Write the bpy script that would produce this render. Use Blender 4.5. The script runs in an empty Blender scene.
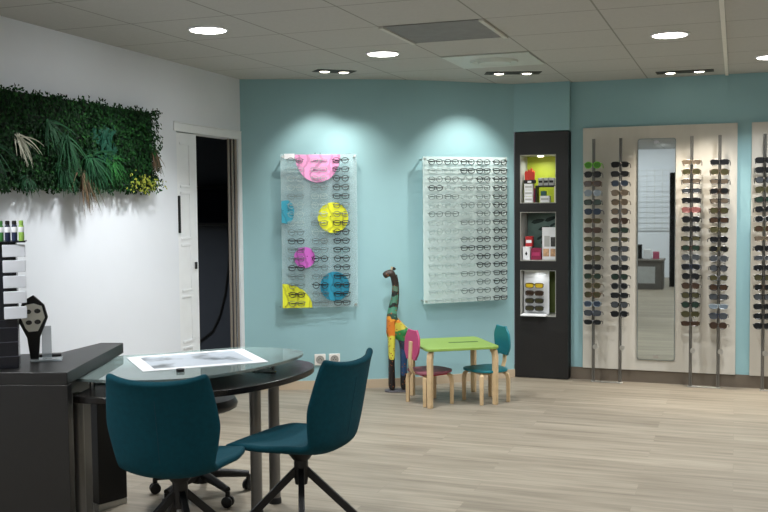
import bpy, bmesh, math, random
from mathutils import Vector, Matrix
random.seed(7)
R = math.radians; PI = math.pi
sc = bpy.context.scene
COL = sc.collection
sc.view_settings.view_transform = 'Standard'
sc.view_settings.look = 'None'
sc.view_settings.exposure = 0.0
sc.view_settings.gamma = 1.0
sc.view_settings.use_curve_mapping = False

# ------------------------------------------------------------------ materials
def s2l(c):
    c = c / 255.0
    return c / 12.92 if c <= 0.04045 else ((c + 0.055) / 1.055) ** 2.4
def rgb(r, g, b): return (s2l(r), s2l(g), s2l(b), 1.0)
MATS = {}
def mat(name, col, rough=0.5, metal=0.0, var=0.06, scale=12.0, spec=0.5, bump=0.0, bscale=200.0, emit=None, estr=0.0, alpha=1.0, trans=0.0, sheen=0.0, coat=0.0):
    if name in MATS: return MATS[name]
    m = bpy.data.materials.new(name); m.use_nodes = True
    nt = m.node_tree; b = nt.nodes['Principled BSDF']
    c = rgb(*col)
    b.inputs['Roughness'].default_value = rough
    b.inputs['Metallic'].default_value = metal
    b.inputs['Specular IOR Level'].default_value = spec
    b.inputs['Alpha'].default_value = alpha
    b.inputs['Transmission Weight'].default_value = trans
    b.inputs['Sheen Weight'].default_value = sheen
    b.inputs['Coat Weight'].default_value = coat
    tc = nt.nodes.new('ShaderNodeTexCoord')
    n = nt.nodes.new('ShaderNodeTexNoise'); n.inputs['Scale'].default_value = scale; n.inputs['Detail'].default_value = 3
    nt.links.new(tc.outputs['Object'], n.inputs['Vector'])
    r = nt.nodes.new('ShaderNodeValToRGB')
    r.color_ramp.elements[0].position = 0.3; r.color_ramp.elements[1].position = 0.7
    r.color_ramp.elements[0].color = tuple(x * (1 - var) for x in c[:3]) + (1,)
    r.color_ramp.elements[1].color = tuple(min(1, x * (1 + var)) for x in c[:3]) + (1,)
    nt.links.new(n.outputs['Fac'], r.inputs['Fac']); nt.links.new(r.outputs['Color'], b.inputs['Base Color'])
    if bump > 0:
        n2 = nt.nodes.new('ShaderNodeTexNoise'); n2.inputs['Scale'].default_value = bscale
        nt.links.new(tc.outputs['Object'], n2.inputs['Vector'])
        bp = nt.nodes.new('ShaderNodeBump'); bp.inputs['Strength'].default_value = bump; bp.inputs['Distance'].default_value = 0.002
        nt.links.new(n2.outputs['Fac'], bp.inputs['Height']); nt.links.new(bp.outputs['Normal'], b.inputs['Normal'])
    if emit:
        b.inputs['Emission Color'].default_value = rgb(*emit); b.inputs['Emission Strength'].default_value = estr
    MATS[name] = m
    return m
def math_node(nt, op, a=None, b=None, v=None):
    n = nt.nodes.new('ShaderNodeMath'); n.operation = op
    for i, x in enumerate((a, b)):
        if x is None: continue
        if isinstance(x, (int, float)): n.inputs[i].default_value = x
        else: nt.links.new(x, n.inputs[i])
    if v is not None: n.inputs[2].default_value = v
    return n.outputs[0]

# ------------------------------------------------------------------ mesh builder
class MB:
    def __init__(s): s.v = []; s.f = []
    def add(s, vs, fs):
        o = len(s.v); s.v += [tuple(x) for x in vs]; s.f += [tuple(i + o for i in f) for f in fs]; return s
    def box(s, x0, x1, y0, y1, z0, z1, M=None):
        vs = [Vector(p) for p in ((x0,y0,z0),(x1,y0,z0),(x1,y1,z0),(x0,y1,z0),(x0,y0,z1),(x1,y0,z1),(x1,y1,z1),(x0,y1,z1))]
        if M is not None: vs = [M @ v for v in vs]
        return s.add(vs, [(0,3,2,1),(4,5,6,7),(0,1,5,4),(1,2,6,5),(2,3,7,6),(3,0,4,7)])
    def prism(s, pts, z0, z1, M=None):
        n = len(pts)
        vs = [Vector((p[0], p[1], z0)) for p in pts] + [Vector((p[0], p[1], z1)) for p in pts]
        if M is not None: vs = [M @ v for v in vs]
        fs = [tuple(reversed(range(n))), tuple(range(n, 2 * n))] + [(i, (i + 1) % n, n + (i + 1) % n, n + i) for i in range(n)]
        return s.add(vs, fs)
    def tube(s, pts, r, n=10, cap=True, closed=False):
        pts = [Vector(p) for p in pts]; m = len(pts)
        rs = r if isinstance(r, (list, tuple)) else [r] * m
        rings = []; prev = None
        for i, p in enumerate(pts):
            if closed: d = pts[(i + 1) % m] - pts[i - 1]
            else: d = pts[min(i + 1, m - 1)] - pts[max(i - 1, 0)]
            d.normalize()
            if prev is None:
                a = Vector((0, 0, 1)) if abs(d.z) < 0.9 else Vector((1, 0, 0))
                u = d.cross(a).normalized()
            else: u = (prev - d * prev.dot(d)).normalized()
            prev = u; w = d.cross(u)
            rings.append([p + (u * math.cos(2 * PI * k / n) + w * math.sin(2 * PI * k / n)) * rs[i] for k in range(n)])
        vs = [v for rg in rings for v in rg]; fs = []
        for i in range(m if closed else m - 1):
            j = (i + 1) % m
            for k in range(n):
                fs.append((i*n+k, i*n+(k+1)%n, j*n+(k+1)%n, j*n+k))
        if cap and not closed:
            fs.append(tuple(reversed(range(n)))); fs.append(tuple(range((m-1)*n, m*n)))
        return s.add(vs, fs)
    def lathe(s, prof, c=(0,0,0), n=32, M=None):
        vs = []; fs = []
        for r, z in prof:
            for k in range(n):
                a = 2 * PI * k / n; v = Vector((r * math.cos(a), r * math.sin(a), z))
                vs.append((M @ v if M is not None else v) + Vector(c))
        m = len(prof)
        for i in range(m - 1):
            for k in range(n): fs.append((i*n+k, i*n+(k+1)%n, (i+1)*n+(k+1)%n, (i+1)*n+k))
        if prof[0][0] > 1e-5: fs.append(tuple(reversed(range(n))))
        if prof[-1][0] > 1e-5: fs.append(tuple(range((m-1)*n, m*n)))
        return s.add(vs, fs)
    def grid(s, P):
        a, b = len(P), len(P[0]); vs = [v for r in P for v in r]
        return s.add(vs, [(i*b+j, i*b+j+1, (i+1)*b+j+1, (i+1)*b+j) for i in range(a-1) for j in range(b-1)])
    def build(s, name, m, parent=None, smooth=None, bevel=0.0, sub=0, solid=0.0, loc=None, rz=None, merge=False):
        me = bpy.data.meshes.new(name); me.from_pydata(s.v, [], s.f); me.update()
        bm = bmesh.new(); bm.from_mesh(me)
        if merge: bmesh.ops.remove_doubles(bm, verts=bm.verts, dist=1e-5)
        bmesh.ops.recalc_face_normals(bm, faces=bm.faces)
        bm.to_mesh(me); bm.free()
        me.materials.append(m)
        o = bpy.data.objects.new(name, me); COL.objects.link(o)
        if parent is not None: o.parent = parent
        if loc is not None: o.location = loc
        if rz is not None: o.rotation_euler = (0, 0, rz)
        if solid:
            q = o.modifiers.new('s', 'SOLIDIFY'); q.thickness = solid; q.offset = 0
        if bevel:
            q = o.modifiers.new('b', 'BEVEL'); q.width = bevel; q.segments = 3; q.limit_method = 'ANGLE'; q.angle_limit = R(35)
        if sub:
            q = o.modifiers.new('u', 'SUBSURF'); q.levels = sub; q.render_levels = sub
        if smooth or sub or bevel:
            for p in me.polygons: p.use_smooth = True
            if not sub:
                me.set_sharp_from_angle(angle=R(smooth if isinstance(smooth, (int, float)) and smooth > 1 else 40))
        return o
def tag(o, label, cat, group=None, kind=None):
    o['label'] = label; o['category'] = cat
    if group: o['group'] = group
    if kind: o['kind'] = kind
    return o
def struct(o): o['kind'] = 'structure'; return o
def empty(name, loc, rz=0.0):
    o = bpy.data.objects.new(name, None); COL.objects.link(o); o.location = loc; o.rotation_euler = (0, 0, rz); o.empty_display_size = 0.05; return o
def copy_tree(o, parent=None):
    c = o.copy(); COL.objects.link(c)
    if parent is not None: c.parent = parent
    for ch in [x for x in bpy.data.objects if x.parent == o]: copy_tree(ch, c)
    return c
def bake(o, name):
    dg = bpy.context.evaluated_depsgraph_get(); dg.update()
    me = bpy.data.meshes.new_from_object(o.evaluated_get(dg)); me.name = name
    o.modifiers.clear(); o.data = me
    for p in me.polygons: p.use_smooth = True
    return o

CEIL = 2.458
# ------------------------------------------------------------------ materials list
M_white = mat('white_wall_paint', (222, 226, 232), 0.7, var=0.015, scale=3, bump=0.05, bscale=300)
M_teal = mat('teal_wall_paint', (144, 183, 189), 0.65, var=0.02, scale=3, bump=0.05, bscale=300)
M_trimw = mat('white_trim', (230, 232, 234), 0.45, var=0.02)
M_dark = mat('anthracite_laminate', (18, 17, 17), 0.42, var=0.06, scale=30)
M_black = mat('black_plastic', (11, 11, 12), 0.5, var=0.1)
M_blackmetal = mat('black_powder_metal', (22, 22, 23), 0.4, metal=0.3, var=0.08)
M_cab = mat('dark_cabinet_board', (22, 21, 21), 0.5, var=0.05, scale=8)
M_steel = mat('brushed_steel', (190, 190, 186), 0.35, metal=0.9, var=0.05, scale=40)
M_chrome = mat('chrome', (200, 200, 200), 0.15, metal=1.0, var=0.02)
M_greymetal = mat('grey_satin_metal', (118, 116, 112), 0.38, metal=0.6, var=0.05)
M_fabric = mat('petrol_blue_fabric', (2, 58, 70), 0.9, var=0.10, scale=60, bump=0.3, bscale=900, sheen=0.0, spec=0.2)
M_birch = mat('light_bent_wood', (205, 178, 138), 0.5, var=0.1, scale=20)
M_paper = mat('white_paper', (232, 234, 238), 0.6, var=0.01)
M_deskwood = mat('dark_desk_top', (24, 22, 21), 0.25, var=0.08, scale=18, spec=0.3)

def floor_mat():
    m = bpy.data.materials.new('light_oak_planks'); m.use_nodes = True; nt = m.node_tree; b = nt.nodes['Principled BSDF']
    tc = nt.nodes.new('ShaderNodeTexCoord')
    br = nt.nodes.new('ShaderNodeTexBrick')
    br.offset = 0.37; br.inputs['Scale'].default_value = 1.0
    br.inputs['Brick Width'].default_value = 1.25; br.inputs['Row Height'].default_value = 0.19
    br.inputs['Mortar Size'].default_value = 0.0015; br.inputs['Mortar Smooth'].default_value = 0.3
    br.inputs['Color1'].default_value = (0, 0, 0, 1); br.inputs['Color2'].default_value = (1, 1, 1, 1); br.inputs['Mortar'].default_value = (0.1, 0.1, 0.1, 1)
    nt.links.new(tc.outputs['Object'], br.inputs['Vector'])
    mp = nt.nodes.new('ShaderNodeMapping'); mp.inputs['Scale'].default_value = (0.9, 14.0, 1.0)
    nt.links.new(tc.outputs['Object'], mp.inputs['Vector'])
    # shift the grain from plank to plank
    ad = nt.nodes.new('ShaderNodeVectorMath'); ad.operation = 'ADD'
    sc_ = nt.nodes.new('ShaderNodeVectorMath'); sc_.operation = 'SCALE'; sc_.inputs['Scale'].default_value = 7.0
    nt.links.new(br.outputs['Color'], sc_.inputs[0]); nt.links.new(mp.outputs['Vector'], ad.inputs[0]); nt.links.new(sc_.outputs[0], ad.inputs[1])
    n = nt.nodes.new('ShaderNodeTexNoise'); n.inputs['Scale'].default_value = 1.6; n.inputs['Detail'].default_value = 6; n.inputs['Roughness'].default_value = 0.62
    nt.links.new(ad.outputs[0], n.inputs['Vector'])
    r = nt.nodes.new('ShaderNodeValToRGB'); e = r.color_ramp.elements
    e[0].position = 0.28; e[0].color = rgb(116, 107, 93); e[1].position = 0.75; e[1].color = rgb(161, 152, 136)
    x = e.new(0.5); x.color = rgb(141, 132, 117)
    nt.links.new(n.outputs['Fac'], r.inputs['Fac'])
    mx = nt.nodes.new('ShaderNodeMix'); mx.data_type = 'RGBA'; mx.blend_type = 'MULTIPLY'; mx.inputs['Factor'].default_value = 1.0
    r2 = nt.nodes.new('ShaderNodeValToRGB'); r2.color_ramp.elements[0].color = (0.80, 0.79, 0.78, 1); r2.color_ramp.elements[1].color = (1, 1, 1, 1)
    nt.links.new(br.outputs['Color'], r2.inputs['Fac'])
    nt.links.new(r.outputs['Color'], mx.inputs[6]); nt.links.new(r2.outputs['Color'], mx.inputs[7])
    nt.links.new(mx.outputs[2], b.inputs['Base Color'])
    b.inputs['Roughness'].default_value = 0.5; b.inputs['Specular IOR Level'].default_value = 0.35
    return m
def ceiling_mat():
    m = bpy.data.materials.new('ceiling_tiles'); m.use_nodes = True; nt = m.node_tree; b = nt.nodes['Principled BSDF']
    tc = nt.nodes.new('ShaderNodeTexCoord'); sp = nt.nodes.new('ShaderNodeSeparateXYZ'); nt.links.new(tc.outputs['Object'], sp.inputs[0])
    ds = []
    for ax, off, w in ((0, 3.675, 0.005), (1, -3.895, 0.005)):
        q = math_node(nt, 'DIVIDE', math_node(nt, 'ADD', sp.outputs[ax], off + 60.0), 0.6)
        fr = math_node(nt, 'FRACT', q)
        d = math_node(nt, 'MINIMUM', fr, math_node(nt, 'SUBTRACT', 1.0, fr))
        ds.append(math_node(nt, 'LESS_THAN', d, w / 0.6))
    ln = math_node(nt, 'MAXIMUM', ds[0], ds[1])
    n = nt.nodes.new('ShaderNodeTexNoise'); n.inputs['Scale'].default_value = 60; nt.links.new(tc.outputs['Object'], n.inputs['Vector'])
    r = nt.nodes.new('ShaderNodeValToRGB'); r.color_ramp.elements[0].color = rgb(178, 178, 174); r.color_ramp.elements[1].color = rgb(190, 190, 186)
    nt.links.new(n.outputs['Fac'], r.inputs['Fac'])
    mx = nt.nodes.new('ShaderNodeMix'); mx.data_type = 'RGBA'
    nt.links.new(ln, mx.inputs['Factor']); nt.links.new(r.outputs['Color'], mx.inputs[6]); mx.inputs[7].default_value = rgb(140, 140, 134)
    nt.links.new(mx.outputs[2], b.inputs['Base Color']); b.inputs['Roughness'].default_value = 0.9
    return m
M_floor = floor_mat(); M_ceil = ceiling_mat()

def clear_mat(name, col, fac, rough=0.0):
    """thin sheet: mostly see-through with tinted gloss; fac = share that passes straight"""
    m = bpy.data.materials.new(name); m.use_nodes = True; nt = m.node_tree; nt.nodes.clear()
    out = nt.nodes.new('ShaderNodeOutputMaterial')
    tr = nt.nodes.new('ShaderNodeBsdfTransparent'); tr.inputs[0].default_value = rgb(*col)
    gl = nt.nodes.new('ShaderNodeBsdfGlossy'); gl.inputs['Roughness'].default_value = rough; gl.inputs['Color'].default_value = (0.9, 0.95, 0.95, 1)
    fr = nt.nodes.new('ShaderNodeFresnel'); fr.inputs['IOR'].default_value = fac
    mx = nt.nodes.new('ShaderNodeMixShader'); nt.links.new(fr.outputs[0], mx.inputs[0]); nt.links.new(tr.outputs[0], mx.inputs[1]); nt.links.new(gl.outputs[0], mx.inputs[2])
    nt.links.new(mx.outputs[0], out.inputs[0]); return m
def frosted_mat(name, col, pas):
    m = bpy.data.materials.new(name); m.use_nodes = True; nt = m.node_tree; nt.nodes.clear()
    out = nt.nodes.new('ShaderNodeOutputMaterial')
    tr = nt.nodes.new('ShaderNodeBsdfTransparent'); df = nt.nodes.new('ShaderNodeBsdfDiffuse'); df.inputs[0].default_value = rgb(*col)
    gl = nt.nodes.new('ShaderNodeBsdfGlossy'); gl.inputs['Roughness'].default_value = 0.3
    n = nt.nodes.new('ShaderNodeTexNoise'); n.inputs['Scale'].default_value = 9.0
    tc = nt.nodes.new('ShaderNodeTexCoord'); nt.links.new(tc.outputs['Object'], n.inputs['Vector'])
    mr = nt.nodes.new('ShaderNodeMapRange'); mr.inputs[3].default_value = 1 - pas - 0.05; mr.inputs[4].default_value = 1 - pas + 0.05
    nt.links.new(n.outputs['Fac'], mr.inputs[0])
    mx = nt.nodes.new('ShaderNodeMixShader'); nt.links.new(mr.outputs[0], mx.inputs[0])
    nt.links.new(tr.outputs[0], mx.inputs[1]); nt.links.new(df.outputs[0], mx.inputs[2])
    m2 = nt.nodes.new('ShaderNodeMixShader'); m2.inputs[0].default_value = 0.04; nt.links.new(mx.outputs[0], m2.inputs[1]); nt.links.new(gl.outputs[0], m2.inputs[2])
    nt.links.new(m2.outputs[0], out.inputs[0]); return m
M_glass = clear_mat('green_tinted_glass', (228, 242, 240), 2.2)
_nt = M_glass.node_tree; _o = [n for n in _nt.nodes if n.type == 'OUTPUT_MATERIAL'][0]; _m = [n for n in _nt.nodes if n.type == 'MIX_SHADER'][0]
_d = _nt.nodes.new('ShaderNodeBsdfDiffuse'); _d.inputs[0].default_value = rgb(196, 216, 214); _x = _nt.nodes.new('ShaderNodeMixShader'); _x.inputs[0].default_value = 0.2  # pale diffuse share stands in for the bright wall reflected in the glass
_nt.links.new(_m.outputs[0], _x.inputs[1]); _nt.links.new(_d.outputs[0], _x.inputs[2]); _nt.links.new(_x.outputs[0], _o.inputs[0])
M_acryl = clear_mat('clear_acrylic', (250, 252, 252), 1.12)

# ------------------------------------------------------------------ shell
struct(MB().box(-6.5, 4.6, -3.3, 8.6, -0.1, 0.0).build('floor', M_floor))
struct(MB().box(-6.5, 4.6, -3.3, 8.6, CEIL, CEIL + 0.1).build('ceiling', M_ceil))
# left wall: local frame, s along the wall from A, n into the room
A0 = Vector((-3.55, 4.0, 0)); tv = Vector((-0.0395, 0.99922, 0)); nv = Vector((0.99922, 0.0395, 0))
ML = Matrix(((tv.x, -nv.x, 0, A0.x), (tv.y, -nv.y, 0, A0.y), (0, 0, 1, 0), (0, 0, 0, 1)))   # local x = along, local y = away from the room
w = MB(); w.box(-7.25, 1.80, 0, 0.12, 0, CEIL, ML); w.box(1.80, 2.74, 0, 0.12, 1.99, CEIL, ML); w.box(2.74, 2.805, 0, 0.03, 0, CEIL, ML)
struct(w.build('wall_left', M_white))
# back wall: curved teal run, header over the cabinet, straight run to the right
curve = [(-3.665, 6.79), (-3.22, 6.985), (-2.87, 7.14), (-2.58, 7.30), (-2.36, 7.455), (-2.14, 7.64), (-1.94, 7.83), (-1.748, 8.0)]
def smooth_curve(P, k=6):
    out = []
    for i in range(len(P) - 1):
        p0 = P[max(i-1, 0)]; p1 = P[i]; p2 = P[i+1]; p3 = P[min(i+2, len(P)-1)]
        for j in range(k):
            t = j / k
            out.append(tuple(0.5 * (2*p1[a] + (p2[a]-p0[a])*t + (2*p0[a]-5*p1[a]+4*p2[a]-p3[a])*t*t + (-p0[a]+3*p1[a]-3*p2[a]+p3[a])*t**3) for a in (0, 1)))
    out.append(P[-1]); return out
CV = smooth_curve(curve)
def offset(P, d):
    out = []
    for i, p in enumerate(P):
        a = Vector(P[max(i-1, 0)]); b = Vector(P[min(i+1, len(P)-1)]); t = (b - a).normalized()
        out.append((p[0] + t.y * d, p[1] - t.x * d))   # positive = into the room
    return out
w = MB()
def strip(mb, P, Q, z0, z1):
    for i in range(len(P) - 1):
        vs = [(*P[i], z0), (*P[i+1], z0), (*Q[i+1], z0), (*Q[i], z0), (*P[i], z1), (*P[i+1], z1), (*Q[i+1], z1), (*Q[i], z1)]
        mb.add(vs, [(0,1,5,4), (2,3,7,6), (0,3,2,1), (4,5,6,7)] + ([(3,0,4,7)] if i == 0 else []) + ([(1,2,6,5)] if i == len(P) - 2 else []))
strip(w, CV, offset(CV, -0.12), 0, CEIL)
w.box(-1.748, -1.285, 8.0, 8.4, 2.062, CEIL)
w.box(-1.285, 4.6, 8.08, 8.4, 0, CEIL)
wb = w.build('wall_back', M_teal, smooth=30, merge=True); struct(wb)
struct(MB().box(4.5, 4.6, -3.3, 8.08, 0, CEIL).build('wall_right', M_white))
struct(MB().box(-3.3, 4.5, -3.3, -3.2, 0, CEIL).build('wall_front', M_white))
# dark room behind the doorway
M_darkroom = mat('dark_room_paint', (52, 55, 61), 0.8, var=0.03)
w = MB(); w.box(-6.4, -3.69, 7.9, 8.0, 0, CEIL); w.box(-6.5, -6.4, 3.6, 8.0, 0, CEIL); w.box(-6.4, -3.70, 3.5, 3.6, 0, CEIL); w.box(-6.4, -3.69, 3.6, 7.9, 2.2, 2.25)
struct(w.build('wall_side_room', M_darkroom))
# baseboards
M_baseb = mat('beige_skirting', (186, 168, 144), 0.5, var=0.03)
M_based = mat('dark_taupe_skirting', (104, 94, 82), 0.5, var=0.05)
w = MB(); CI = offset(CV, 0.013); strip(w, CI, offset(CV, 0.001), 0, 0.068); struct(w.build('baseboard_back', M_baseb, smooth=30, merge=True))
struct(MB().box(-1.284, 4.49, 8.062, 8.079, 0, 0.10).build('baseboard_right', M_based))
struct(MB().box(-7.2, 1.72, -0.014, -0.001, 0, 0.07, ML).build('baseboard_left', M_trimw))
# wider pale ceiling runner
struct(MB().box(-0.087, -0.063, 3.6, 8.07, CEIL - 0.012, CEIL - 0.0005).build('trim_1', mat('pale_runner', (232, 230, 222), 0.5, var=0.02)))
# door frame
w = MB(); w.box(1.76, 2.795, -0.008, -0.001, 1.99, 2.045, ML); w.box(2.742, 2.795, -0.008, -0.001, 0, 1.99, ML); w.box(1.76, 2.795, -0.012, -0.001, 2.045, 2.052, ML)
struct(w.build('trim_2', M_trimw, bevel=0.003))
# door leaf, half open across the doorway
d = MB(); d.box(1.82, 2.115, 0.02, 0.05, 0.01, 1.985, ML)
door = d.build('door_1', M_trimw, bevel=0.003); struct(door)
p = MB()
for z0, z1 in ((1.60, 1.90), (1.235, 1.555), (0.87, 1.19), (0.505, 0.825), (0.12, 0.46)):
    p.box(1.875, 2.01, 0.015, 0.0195, z0, z0 + 0.018, ML); p.box(1.875, 2.01, 0.015, 0.0195, z1, z1 + 0.018, ML); p.box(1.998, 2.01, 0.015, 0.0195, z0, z1, ML)
p.build('panel_moulding', M_trimw, door, bevel=0.002)
MB().box(1.835, 1.857, 0.008, 0.0195, 1.285, 1.545, ML).build('handle_slot', M_black, door, bevel=0.003)
MB().box(2.055, 2.075, 0.005, 0.0195, 1.02, 1.07, ML).build('lock', M_black, door, bevel=0.004)
# stacked folding panels seen edge-on in the right of the doorway
M_taupe = mat('taupe_panel', (128, 118, 108), 0.5, var=0.03, scale=2)
w = MB()
for s0, y0 in ((2.600, 0.012), (2.650, 0.006), (2.700, 0.0)): w.box(s0, s0 + 0.030, y0, y0 + 0.010, 0.0, 1.985, ML)
struct(w.build('door_2', M_taupe, bevel=0.004))

# ------------------------------------------------------------------ things in the dark room
t = empty('monitor', (-4.53, 7.89, 1.29))
MB().box(-0.19, 0.19, -0.07, -0.012, 0, 0.36).build('housing', M_black, t, bevel=0.01)
MB().box(-0.17, 0.17, -0.0715, -0.0702, 0.025, 0.335).build('screen', mat('dark_screen', (12, 14, 22), 0.15, var=0.05), t)
MB().box(-0.1, 0.1, -0.0119, -0.001, 0.1, 0.2).build('wall_mount', M_black, t)
tag(t, 'small black monitor on the dark wall seen through the open doorway', 'monitor')
c = MB().tube([(-4.40, 7.889, 1.288), (-4.39, 7.889, 1.1), (-4.40, 7.889, 0.9), (-4.44, 7.889, 0.65), (-4.50, 7.889, 0.45), (-4.58, 7.889, 0.3), (-4.72, 7.889, 0.2), (-4.85, 7.88, 0.14)], 0.009, 8).build('cable', M_black, smooth=True)
tag(c, 'black cable hanging down the dark wall inside the open doorway', 'cable')

# ------------------------------------------------------------------ ceiling fittings
M_led = mat('led_diffuser', (255, 255, 255), 0.5, var=0.0, emit=(255, 253, 246), estr=12.0)
def area(loc, size, power, col=(0.97, 0.99, 1.0), spread=128, shape='DISK', rot=None, sy=None):
    L = bpy.data.lights.new('lamp', 'AREA'); L.shape = shape; L.size = size; L.energy = power; L.color = col; L.spread = R(spread)
    if sy: L.size_y = sy
    o = bpy.data.objects.new('lamp', L); COL.objects.link(o); o.location = loc
    if rot: o.rotation_euler = rot
    return o
def spot(loc, target, power, angle=70, blend=0.8, col=(1.0, 0.93, 0.82), r=0.03):
    L = bpy.data.lights.new('spot', 'SPOT'); L.energy = power; L.spot_size = R(angle); L.spot_blend = blend; L.color = col; L.shadow_soft_size = r
    o = bpy.data.objects.new('spot', L); COL.objects.link(o); o.location = loc
    dvec = Vector(target) - Vector(loc); o.rotation_euler = dvec.to_track_quat('-Z', 'Y').to_euler()
    return o
LEDP = 24.0
led_spots = [((-2.775, 4.795), 'round white LED downlight, leftmost on the ceiling, nearest the plant wall'),
             ((-2.175, 5.995), 'round white LED downlight in the middle of the ceiling beside the grey grille'),
             ((-0.375, 5.995), 'round white LED downlight on the ceiling in front of the mirror board'),
             ((0.225, 7.195), 'round white LED downlight cut by the right edge of the photo')]
for (x, y), lab in led_spots:
    t = empty('ceiling_light', (x, y, CEIL))
    MB().lathe([(0.112, -0.001), (0.112, -0.007), (0.100, -0.010), (0.097, -0.006), (0.097, -0.001)], n=40).build('trim_ring', M_trimw, t, smooth=True)
    MB().lathe([(0.0001, -0.0105), (0.0955, -0.0105), (0.0965, -0.002), (0.0001, -0.002)], n=40).build('diffuser', M_led, t, smooth=True)
    tag(t, lab, 'ceiling light', 'round ceiling downlights')
    area((x, y, CEIL - 0.013), 0.18, LEDP)
for x, y in ((-2.775, 2.395), (-2.775, 0.595), (-0.375, 3.595), (-0.375, 1.195), (2.025, 5.995), (2.025, 3.595), (2.025, 1.195), (-2.775, -1.2), (-0.375, -1.2), (2.025, -1.2)):
    area((x, y, CEIL - 0.013), 0.18, LEDP)
# recessed twin spot modules
M_recess = mat('dark_recess', (58, 55, 49), 0.6, var=0.1)
M_bulb = mat('bright_bulb', (255, 250, 235), 0.5, var=0, emit=(255, 246, 225), estr=10.0)
def twin_spot(x, y, rz, L_, W, lab):
    t = empty('twin_spotlight', (x, y, CEIL), rz)
    f = MB()
    a, b = L_ / 2, W / 2
    f.box(-a, a, -b, -b + 0.012, -0.004, -0.001); f.box(-a, a, b - 0.012, b, -0.004, -0.001); f.box(-a, -a + 0.012, -b + 0.012, b - 0.012, -0.004, -0.001); f.box(a - 0.012, a, -b + 0.012, b - 0.012, -0.004, -0.001)
    f.build('frame', M_recess, t)
    MB().box(-a + 0.012, a - 0.012, -b + 0.012, b - 0.012, -0.002, -0.001).build('recess', M_recess, t)
    for sx in (-0.25, 0.25):
        g = MB().lathe([(0.052, -0.0025), (0.052, -0.008), (0.045, -0.011), (0.04, -0.008), (0.0001, -0.006)], n=24).build('lamp_head', M_greymetal, t, smooth=True, loc=(sx * L_, 0, 0))
        MB().lathe([(0.0001, -0.013), (0.026, -0.012), (0.036, -0.0085), (0.0001, -0.0082)], n=24).build('bulb', M_bulb, g, smooth=True)
    tag(t, lab, 'spotlight', 'recessed twin spotlights')
twin_spot(-2.80, 6.66, R(42), 0.30, 0.15, 'dark recessed twin spotlight in the ceiling above the coloured discs panel')
twin_spot(-1.60, 7.30, R(20), 0.42, 0.15, 'dark recessed twin spotlight in the ceiling near the dark cabinet')
twin_spot(-0.375, 7.77, 0, 0.42, 0.15, 'dark recessed twin spotlight in the ceiling above the mirror board')
# return-air grille
t = empty('ceiling_grille', (-1.575, 5.395, CEIL))
for x_ in (-0.298, 0.272): MB().box(x_, x_ + 0.026, -0.298, 0.298, -0.012, -0.001).build('side_rail', mat('grille_frame', (200, 198, 190), 0.5), t)
f = MB(); f.box(-0.2715, 0.2715, -0.297, 0.297, -0.003, -0.001)
f.build('backing', mat('grille_backing', (112, 112, 111), 0.8), t)
f = MB()
for k in range(22): f.box(-0.2715, 0.2715, -0.294 + k * 0.027, -0.280 + k * 0.027, -0.006, -0.0032)
f.build('slats', mat('grille_slats', (150, 150, 148), 0.6), t)
tag(t, 'square grey air grille with pale side rails set in the tiled ceiling', 'air vent')
# round diffuser in a pale square plate
t = empty('air_diffuser', (-1.575, 6.595, CEIL))
MB().box(-0.295, 0.295, -0.295, 0.295, -0.008, -0.001).build('plate', mat('diffuser_plate', (196, 202, 197), 0.5, var=0.02), t, bevel=0.002)
MB().lathe([(0.165, -0.0085), (0.160, -0.022), (0.135, -0.010), (0.12, -0.0085), (0.11, -0.026), (0.085, -0.016), (0.0001, -0.016)], n=48).build('round_outlet', mat('diffuser_outlet', (200, 208, 202), 0.5, var=0.02), t, smooth=30)
tag(t, 'pale square ceiling plate with a round air diffuser beside the grey grille', 'air vent')

# ------------------------------------------------------------------ green plant wall
def island_mat(name, cols, rough=0.6):
    m = bpy.data.materials.new(name); m.use_nodes = True; nt = m.node_tree; b = nt.nodes['Principled BSDF']
    g = nt.nodes.new('ShaderNodeNewGeometry'); r = nt.nodes.new('ShaderNodeValToRGB'); e = r.color_ramp.elements
    e[0].color = rgb(*cols[0]); e[1].color = rgb(*cols[-1])
    for i, c in enumerate(cols[1:-1], 1): x = e.new(i / (len(cols) - 1)); x.color = rgb(*c)
    nt.links.new(g.outputs['Random Per Island'], r.inputs['Fac']); nt.links.new(r.outputs['Color'], b.inputs['Base Color'])
    b.inputs['Roughness'].default_value = rough; b.inputs['Specular IOR Level'].default_value = 0.12
    return m
PW = empty('plant_wall', A0 + tv * 0.35 + Vector((0, 0, 1.82)))
PWi = Matrix.Translation(-PW.location)
def pl(s, dpt, z): return A0 + tv * s + nv * dpt + Vector((0, 0, z)) - PW.location
def leaf(mb, c, d, up, L, W):
    """small folded leaf, root c, direction d"""
    d = d.normalized(); sd = d.cross(up)
    if sd.length < 1e-3: sd = d.cross(Vector((1, 0, 0.1)))
    sd.normalize(); nn = sd.cross(d)
    vs = [c, c + d*L*.45 + sd*W*.5 + nn*W*.15, c + d*L - nn*L*.15, c + d*L*.45 - sd*W*.5 + nn*W*.15, c + d*L*.5]
    mb.add(vs, [(0, 1, 4), (1, 2, 4), (2, 3, 4), (3, 0, 4)])
PS0, PS1, PZ0, PZ1 = -0.95, 1.43, 1.565, 2.085
b = MB(); b.box(PS0, PS1 - 0.02, -0.045, -0.001, PZ0 + 0.015, PZ1 - 0.01, PWi @ ML)
b.build('backing_board', mat('plant_backing', (14, 26, 14), 0.9), PW)
M_leafd = island_mat('dark_green_leaves', [(10, 34, 14), (16, 50, 18), (9, 28, 18), (26, 70, 26), (12, 40, 20), (34, 82, 32)])
M_leafl = island_mat('small_light_leaves', [(40, 96, 36), (60, 120, 46), (30, 76, 34)])
mb = MB()
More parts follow.
